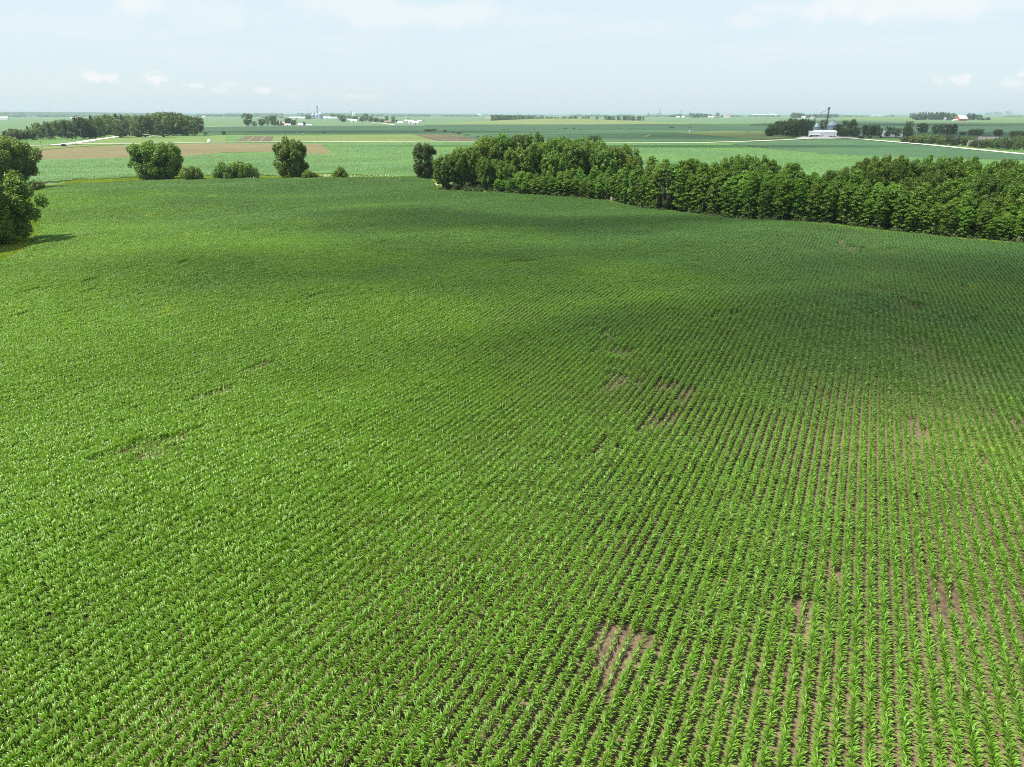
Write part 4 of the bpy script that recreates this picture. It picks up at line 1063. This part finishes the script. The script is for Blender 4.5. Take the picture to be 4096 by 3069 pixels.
# grain leg
p = P(3300, 545); m_ = mpp(p); hh = 104*m_; e = empty('grain_elevator', p, R(8), 'tall dark bucket elevator with a slanting spout rising behind the white shed', 'grain elevator')
mb = MB()
for x in (-.8, .8):
    for y in (-.8, .8): mb.tube((x, y, -.4), (x, y, hh), .11, n=4)
for i in range(12):
    z = hh*i/12; z2 = hh*(i+1)/12
    for x0, y0, x1, y1 in ((-.8, -.8, .8, -.8), (.8, -.8, .8, .8), (.8, .8, -.8, .8), (-.8, .8, -.8, -.8)): mb.tube((x0, y0, z), (x1, y1, z2), .06, n=4)
mb.obj('tower', M['rust'], e)
MB().box(-.5, -.15, -.3, .3, 0, hh*.98).obj('leg_casing', M['rust'], e); MB().box(.15, .5, -.3, .3, 0, hh*.98).obj('leg_casing', M['rust'], e)
MB().box(-1.2, 1.2, -.8, .8, hh*.97, hh*1.03).obj('head', M['rust'], e)
MB().tube((-1, 0, hh*.97), (-14, 0, hh*.80), .3).obj('spout', M['rust'], e)
MB().tube((-1, 0, hh*.62), (-15, 0, hh*.48), .22).obj('spout', M['rust'], e); MB().tube((1, 0, hh*.72), (14, 2, hh*.52), .22).obj('spout', M['steel'], e)
# houses of the right farm
house('farm_house', 3532, 548, 12, 24, 'white house gable between the narrow trees of the drive', doors=0, wins=1, depth=1, cat='house', rz=R(40)); house('garage', 3567, 549, 14, 12, 'small white garage left under the drive trees', doors=1, wins=0, depth=.9, cat='garage'); house('garage', 3600, 549, 12, 13, 'small white garage right under the drive trees', doors=1, wins=0, depth=.9, cat='garage')
house('farm_house', 3435, 546, 18, 26, 'pale house half hidden behind the large round tree', doors=0, wins=2, cat='house', roof='greyroof')
house('farm_house', 3945, 584, 78, 34, 'grey-roofed house inside the evergreen belt', wall='greyroof', roof='greyroof', doors=1, wins=4, depth=.3, roofk=.6, cat='house'); house('farm_house', 3880, 586, 22, 22, 'small brown house left of the grey-roofed one', wall='brownroof', roof='greyroof', doors=0, wins=2, cat='house')
# red barn
p = P(3842, 484); m_ = mpp(p); bw = 38*m_; bh = 19*m_; e = empty('red_barn', (p.x, p.y, .4), R(6), 'red barn with a white gambrel roof near the right horizon', 'barn')
def gambrel(L, W_, h):
    pr2 = [(-W_/2, -.4), (-W_/2, h*.45), (-W_*.32, h*.78), (0, h), (W_*.32, h*.78), (W_/2, h*.45), (W_/2, -.4)]
    return pr2
pg = gambrel(bw*1.0, bw*.8, bh)
MB().add([(-bw*.42, y, z) for y, z in pg]+[(bw*.42, y, z) for y, z in pg], [tuple(range(7)), tuple(range(13, 6, -1)), (0, 7, 8, 1), (5, 12, 13, 6)]).obj('wall', M['red'], e)
mb = MB()
for i in range(1, 5):
    (y0, z0), (y1, z1) = pg[i], pg[i+1]
    mb.add([(x, y, z+dz) for dz in (.05, .4) for x, y, z in ((-bw*.44, y0, z0), (bw*.44, y0, z0), (bw*.44, y1, z1), (-bw*.44, y1, z1))], [(0, 3, 2, 1), (4, 5, 6, 7), (0, 1, 5, 4), (1, 2, 6, 5), (2, 3, 7, 6), (3, 0, 4, 7)])
mb.obj('roof', M['whiteroof'], e); MB().box(-bw*.42-.1, -bw*.42-.01, -2, 2, 0, bh*.4).obj('door', M['white'], e)
bin_('grain_bin', 3780, 483, 12, 13, 'small pale grain bin at the right end of the windbreak by the red barn'); house('farm_shed', 3820, 484, 16, 6, 'low white shed left of the red barn', doors=0, wins=0, cat='shed'); house('farm_shed', 3850, 484, 14, 6, 'low white lean-to before the red barn', doors=0, wins=0, depth=.3, cat='shed')
# left: elevator complex
GA = 'buildings of the grain elevator'
house('storage_shed', 1189, 478, 64, 9, 'long low white storage shed under the water tower', depth=.3, doors=1, wins=0, lift=.9, cat='shed', group=GA)
p = P(1202, 476); m_ = mpp(p); hh = 41*m_; e = empty('water_tower', (p.x, p.y, 0), 0, 'slim white water tower beside the grain elevator', 'water tower')
MB().lathe([(1.9*m_*1.4, -.5), (1.4*m_, hh*.1), (1.15*m_, hh*.75), (1.3*m_, hh*.85)], 12).obj('column', M['white'], e)
MB().lathe([(1.2*m_, hh*.84), (3.0*m_, hh*.9), (3.2*m_, hh*.94), (1.6*m_, hh*.985), (.2*m_, hh), (.01, hh)], 14).obj('tank', M['white'], e)
bin_('grain_silo', 1253, 476, 15, 21, 'smaller grey grain bin, left of the elevator tower', group=GA); bin_('grain_silo', 1283, 477, 22, 27, 'largest grey grain bin under the elevator tower', group=GA); bin_('grain_silo', 1268, 474, 14, 20, 'grain bin squeezed behind the elevator tower', group=GA)
p = P(1272, 474); m_ = mpp(p); hh = 46*m_; e = empty('grain_elevator', (p.x, p.y, 0), R(0), 'tall grey elevator tower with slanting spouts above the grain bins', 'grain elevator')
mb = MB(); tw = 2.2*m_
for x in (-tw, tw):
    for y in (-tw, tw): mb.tube((x, y, -.4), (x, y, hh), .4, n=4)
for i in range(9):
    z = hh*i/9; z2 = hh*(i+1)/9; mb.tube((-tw, -tw, z), (tw, -tw, z2), .25, n=4); mb.tube((tw, -tw, z), (-tw, -tw, z2), .25, n=4); mb.tube((tw, tw, z), (-tw, tw, z2), .25, n=4)
mb.obj('tower', M['steel'], e); MB().box(-tw*.5, tw*.5, -tw*.5, tw*.5, 0, hh*.97).obj('leg_casing', M['steel'], e); MB().box(-tw*1.2, tw*1.2, -tw, tw, hh*.95, hh).obj('head', M['steel'], e)
for dx, zf in ((-18, .50), (16, .52), (8, .56), (-8, .6)): MB().tube((0, 0, hh*.93), (dx*m_, 0, hh*zf), .35, n=5).obj('spout', M['steel'], e)
for i, (sx, b, w_, h_, wl, rf, lb) in enumerate([(1310, 476, 30, 8, 'white', 'whiteroof', 'white gabled elevator office right of the largest bin'), (1338, 476, 22, 7, 'white', 'whiteroof', 'second white shed right of the grain bins'), (1240, 476, 18, 6, 'white', 'redroof', 'low shed with red roof left of the grain bins'),
        (1416, 490, 26, 11, 'white', 'whiteroof', 'white gabled farmhouse by the far lane'), (1557, 492, 28, 8, 'brownroof', 'brownroof', 'brown-roofed house in the far grove'), (1601, 498, 20, 11, 'white', 'whiteroof', 'white gabled garage before the long sheds'), (1630, 490, 20, 9, 'white', 'whiteroof', 'white shed behind, left of the long sheds'),
        (1644, 498, 20, 14, 'white', 'whiteroof', 'taller white shed, left half of the long sheds'), (1662, 498, 24, 10, 'white', 'whiteroof', 'lower white shed, right half of the long sheds'), (1678, 489, 16, 6, 'white', 'whiteroof', 'small white shed at the right behind the long sheds'),
        (1152, 505, 22, 8, 'white', 'whiteroof', 'white shed in front of the round tree at the far farmstead'), (1204, 505, 18, 10, 'white', 'whiteroof', 'white shed with a dark door at the far farmstead'), (1236, 505, 22, 6, 'white', 'whiteroof', 'low white shed at the right end of the far farmstead'), (1137, 502, 14, 11, 'red', 'redroof', 'red-roofed house in the far farmstead')]):
    house('farm_building', sx, b, w_, h_, lb, wl, rf, depth=.6, doors=1, wins=1, lift=1.0, cat='building')
# horizon buildings
p = P(1406, 470); m_ = mpp(p); e = empty('grain_elevator', (p.x, p.y, 0), 0, 'small pale elevator tower with two silos near the horizon, right of the big one', 'grain elevator')
MB().box(-1.5*m_, 1.2*m_, -8, 8, -.5, 24*m_).obj('tower', M['steel'], e)
for dx in (6, 12): MB().lathe([(3*m_, -.5), (3*m_, 15*m_), (.5*m_, 18*m_)], 14, (dx*m_, 0)).obj('silo', M['white'], e)
for i, (sx, b, hpx, lb) in enumerate([(2637, 466, 28, 'grey elevator tower on the horizon right of the hill'), (2724, 462, 22, 'second thinner elevator tower on the horizon'), (2074, 462, 14, 'faint elevator pair on the horizon above the hill row')]):
    p = P(sx, b); m_ = mpp(p); e = empty('grain_elevator', (p.x, p.y, 0), 0, lb, 'grain elevator')
    MB().box(-1*m_, 1*m_, -8, 8, -.5, hpx*m_).obj('tower', M['steel'], e)
    for dx in (-9, -5, 5): MB().lathe([(2.2*m_, -.5), (2.2*m_, hpx*.42*m_), (.3*m_, hpx*.52*m_)], 12, (dx*m_, 0)).obj('silo', M['steel'], e)
for i, (sx, b, w_, h_, wl, rf, lb) in enumerate([(18, 480, 34, 11, 'white', 'whiteroof', 'white farm building at the left picture edge under the horizon'), (290, 474, 12, 4, 'white', 'whiteroof', 'left of two tiny white sheds under the left horizon'), (304, 474, 14, 5, 'white', 'whiteroof', 'right of two tiny white sheds under the left horizon'), (725, 469, 20, 4, 'white', 'whiteroof', 'low white shed above the right end of the woodlot'), (816, 469, 12, 4, 'white', 'whiteroof', 'little white shed right of the woodlot on the horizon'),
        (1953, 474, 22, 5, 'white', 'redroof', 'pale low barn left of the dark hill row'), (2712, 472, 14, 6, 'white', 'whiteroof', 'first pale shed by the horizon copse'), (2732, 472, 12, 5, 'white', 'whiteroof', 'second pale shed by the horizon copse'), (2836, 473, 10, 8, 'white', 'whiteroof', 'left of two white sheds at the grove edge'), (2849, 473, 10, 7, 'white', 'whiteroof', 'right of two white sheds at the grove edge'),
        (2868, 472, 16, 4, 'red', 'redroof', 'low red shed between the sheds and the pink barn'), (2909, 471, 20, 12, 'white', 'redroof', 'big barn with pinkish roof right of the dark grove'), (3213, 475, 13, 9, 'white', 'whiteroof', 'small white house in the grove behind the grain leg'), (3252, 474, 12, 6, 'white', 'redroof', 'small red-roofed house in the grove behind the grain leg'), (3245, 474, 6, 4, 'white', 'whiteroof', 'tiny white shed in the grove behind the grain leg'),
        (3040, 462, 60, 4, 'white', 'whiteroof', 'long pale shed row on the horizon'), (3092, 462, 30, 5, 'white', 'whiteroof', 'pale shed at the right of the horizon row'), (3525, 463, 68, 2.5, 'white', 'whiteroof', 'very long white greenhouse line in the far field'), (3900, 453, 60, 3, 'white', 'whiteroof', 'long white sheds on the right horizon'), (1917, 463, 14, 4, 'white', 'whiteroof', 'tiny white barn on the middle horizon')]):
    house('far_building', sx, b, w_, h_, lb, wl, rf, depth=.4, doors=0, wins=0, lift=1.5, cat='building')

# ------------------------------------------------------------------ poles, masts, small things
def pole(sx, b, t, label, arm=True):
    p = P(sx, b); m_ = mpp(p); h = (b-t)*m_; e = empty('utility_pole', (p.x, p.y, p.z), R(10), label, 'utility pole', 'utility poles along the roads')
    MB().tube((0, 0, -.5), (0, 0, h), .22, .15, 6).obj('pole', M['wood'], e)
    if arm:
        MB().box(-1.6, 1.6, -.09, .09, h*.94, h*.94+.25).obj('crossarm', M['wood'], e)
        for x in (-1.4, -.6, .6, 1.4): MB().tube((x, 0, h*.94+.25), (x, 0, h*.94+.6), .08, n=5).obj('insulator', M['white'], e)
for sx, b, t, lb in [(170, 606, 566, 'utility pole in the weeds at the left tip of the bare field'), (291, 583, 532, 'left pole of the pair at the road junction'), (304, 578, 537, 'right thinner pole of the pair at the road junction'), (330, 572, 525, 'pole on the far side of the side road'), (398, 558, 526, 'pole with wide crossarm where the side road bends'), (458, 549, 520, 'pole in the gap at the end of the side road'), (677, 552, 530, 'pole before the right half of the woodlot'),
                     (983, 556, 531, 'pole standing on the tilled plot'), (1270, 567, 541, 'pole above the ragged upright tree'), (1541, 565, 533, 'pole at the right of the weedy plot'), (1797, 563, 537, 'pole on the dark plot'), (2281, 564, 535, 'pole behind the left part of the wood'), (2507, 566, 533, 'pole above the middle of the wood by the road'), (2933, 561, 537, 'pole between the weedy strip and the road'), (3137, 557, 528, 'pole left of the white farm shed'), (3336, 552, 512, 'pole at the right corner of the white farm shed'),
                     (3440, 549, 512, 'pole between the round tree and the drive row'), (3503, 546, 508, 'pole in front of the first drive block'), (3660, 573, 512, 'tall pole at the left end of the evergreen belt'), (3910, 595, 548, 'leaning pole in front of the grey-roofed house'), (3600, 553, 524, 'pole by the last garage of the drive'), (3125, 482, 452, 'lattice-like pole beyond the big clump by the shed')]:
    pole(sx, b, t, lb)
for mi, (sx, b, t) in enumerate([(485, 463, 446), (501, 463, 447), (520, 463, 447), (527, 463, 445), (553, 463, 455), (378, 463, 447), (653, 463, 431), (798, 463, 450), (1330, 474, 450), (1767, 465, 453), (1877, 465, 454), (3066, 464, 442), (2960, 462, 444), (2760, 466, 446), (2865, 466, 446)]):
    p = P(sx, b); m_ = mpp(p); h = (b-t)*m_
    e = empty('mast', (p.x, p.y, 0), 0, nth(mi+1)+(' thin mast in the cluster above the left woodlot' if sx < 600 else (' thin mast left of the grain elevator' if sx < 1000 else (' thin mast between the elevator and the hill' if sx < 2000 else ' thin mast on the right half of the horizon'))), 'mast', 'thin masts standing on the horizon')
    MB().tube((0, 0, -1), (0, 0, h), .9*m_*.6, .5*m_*.6, 5).obj('pole', M['rust'], e); MB().box(-2.2*m_, 2.2*m_, -.5, .5, h*.9, h*.9+.4*m_).obj('crossarm', M['rust'], e)
# pale auger and a white trailer before the woodlot
pa, pb = P(572, 551), P(652, 551); m_ = mpp(pa); e = empty('grain_auger', pb, 0, 'long pale auger tilted up to the left before the tall woodlot', 'auger')
v = pa-pb; MB().tube((0, 0, 1.2), (v.x, v.y, 13*m_), .35, .3, 8).obj('tube', M['gravel'], e)
for yy in (-1, 1): MB().tube((v.x*.45+yy*.2, v.y*.45+yy*1.2, .5), (v.x*.45+yy*.2, v.y*.45+yy*1.45, .5), .5, n=12).obj('wheel', M['black'], e); MB().tube((v.x*.45, v.y*.45+yy*1.2, .5), (v.x*.6, v.y*.6, 8*m_), .1).obj('strut', M['rust'], e)
p = P(597, 551); e = empty('trailer', p, 0, 'low white trailer parked under the pale auger', 'trailer')
MB().box(-9*m_, 9*m_, -1.2, 1.2, .7, 4.2*m_).obj('body', M['white'], e)
for x in (-4*m_, 4*m_): MB().tube((x, -1.35, .4), (x, -1.05, .4), .4, n=10).obj('wheel', M['black'], e)
# white dome, black box, blue booths
p = P(829, 571); m_ = mpp(p); e = empty('white_tank', (p.x, p.y+6, 0), 0, 'round white tank beside the gravel road above the bare field', 'tank')
MB().lathe([(6.4*m_, -.3), (7*m_, 3*m_), (6.6*m_, 7*m_), (4.8*m_, 10.5*m_), (2*m_, 12.4*m_), (.01, 12.8*m_)], 20).obj('shell', M['white'], e); MB().lathe([(.8*m_, 12.5*m_), (.8*m_, 13.4*m_), (.01, 13.5*m_)], 10).obj('lid', M['greyroof'], e)
p = P(256, 587); m_ = mpp(p); e = empty('dumpster', (p.x, p.y, .3), R(5), 'black box-shaped bin in the weeds below the road junction', 'bin')
MB().box(-7*m_, 7*m_, -2, 2, -.3, 7.5*m_).obj('body', M['black'], e); MB().add([(-7.2*m_, -2.2, 7.55*m_), (7.2*m_, -2.2, 7.55*m_), (7*m_, 2.1, 9*m_), (-7*m_, 2.1, 9*m_), (-7.2*m_, -2.2, 7.9*m_), (7.2*m_, -2.2, 7.9*m_), (7*m_, 2.1, 9.3*m_), (-7*m_, 2.1, 9.3*m_)], [(0, 3, 2, 1), (4, 5, 6, 7), (0, 1, 5, 4), (1, 2, 6, 5), (2, 3, 7, 6), (3, 0, 4, 7)]).obj('lid', M['black'], e)
for sx, b, lb in ((1213, 543, 'small pale blue booth in the far green field above the weedy plot'), (2759, 531, 'small pale blue booth in the far dark field right of the wood top')):
    p = P(sx, b); m_ = mpp(p); e = empty('blue_booth', (p.x, p.y, .4), R(15), lb, 'booth'); MB().box(-2.4*m_, 2.4*m_, -1.5, 1.5, -.4, 7*m_).obj('wall', M['blue'], e)
    MB().box(-2.7*m_, 2.7*m_, -1.8, 1.8, 7*m_+.01, 8*m_).obj('roof', M['white'], e); MB().box(-1.2*m_, 1.2*m_, -1.56, -1.505, .1, 5.6*m_).obj('door', M['steel'], e)

# ------------------------------------------------------------------ unseen clouds above the frame, placed and shaped to shade the fields
m, t = _mat('cloud')
pv = t.n('ShaderNodeVolumePrincipled'); pv.inputs['Color'].default_value = (0.97, 0.97, 0.97, 1); pv.inputs['Density'].default_value = 0.016
o = t.n('ShaderNodeOutputMaterial'); t.l(pv.outputs[0], o.inputs['Volume'])
mb = MB(); CH = 800.0
for gx_, gy_, ax, ay, th, rot in SHADOW_CLOUDS:
    c = Vector((gx_, gy_, 0))+sd*(CH/sd.z); n_ = 36; rings = 8; V = []; F = []
    for sgn in (1, -1):
        b0 = len(V)
        for k in range(rings+1):
            f = k/rings
            for i in range(n_):
                a = i*2*math.pi/n_; wob = 1+0.18*math.sin(3*a+gx_)+0.10*math.sin(5*a+gy_)+0.06*math.sin(9*a)
                x = math.cos(a)*ax*f*wob; y = math.sin(a)*ay*f*wob; zz = sgn*th/2*(1-f*f)**1.3*(1+0.25*math.sin(x/ax*6)*math.sin(y/ay*5))
                if k == rings: zz = sgn*0.2
                V.append((c.x+x*math.cos(rot)-y*math.sin(rot), c.y+x*math.sin(rot)+y*math.cos(rot), c.z+zz))
        for k in range(rings):
            for i in range(n_):
                q4 = (b0+k*n_+i, b0+(k+1)*n_+i, b0+(k+1)*n_+(i+1) % n_, b0+k*n_+(i+1) % n_); F.append(q4 if sgn > 0 else q4[::-1])
    b1 = (rings+1)*n_
    for i in range(n_):
        j = (i+1) % n_; F.append((rings*n_+i, b1+rings*n_+i, b1+rings*n_+j, rings*n_+j))
    mb.add(V, F)
cl = mb.obj('clouds', m); tag(cl, 'thin flat clouds above the frame, shaped to shade the fields', 'clouds', kind='stuff')

# ------------------------------------------------------------------ the air
m, t = _mat('air')
pv = t.n('ShaderNodeVolumePrincipled'); pv.inputs['Color'].default_value = (0.44, 0.56, 0.64, 1); pv.inputs['Density'].default_value = 0.00006; pv.inputs['Anisotropy'].default_value = 0.0
o = t.n('ShaderNodeOutputMaterial'); t.l(pv.outputs[0], o.inputs['Volume'])
HB = 45000
hz = MB().box(-HB, HB, -5000, HB, -3, 66).obj('haze', m); tag(hz, 'pale blue summer haze thickening towards the horizon', 'haze', kind='stuff')
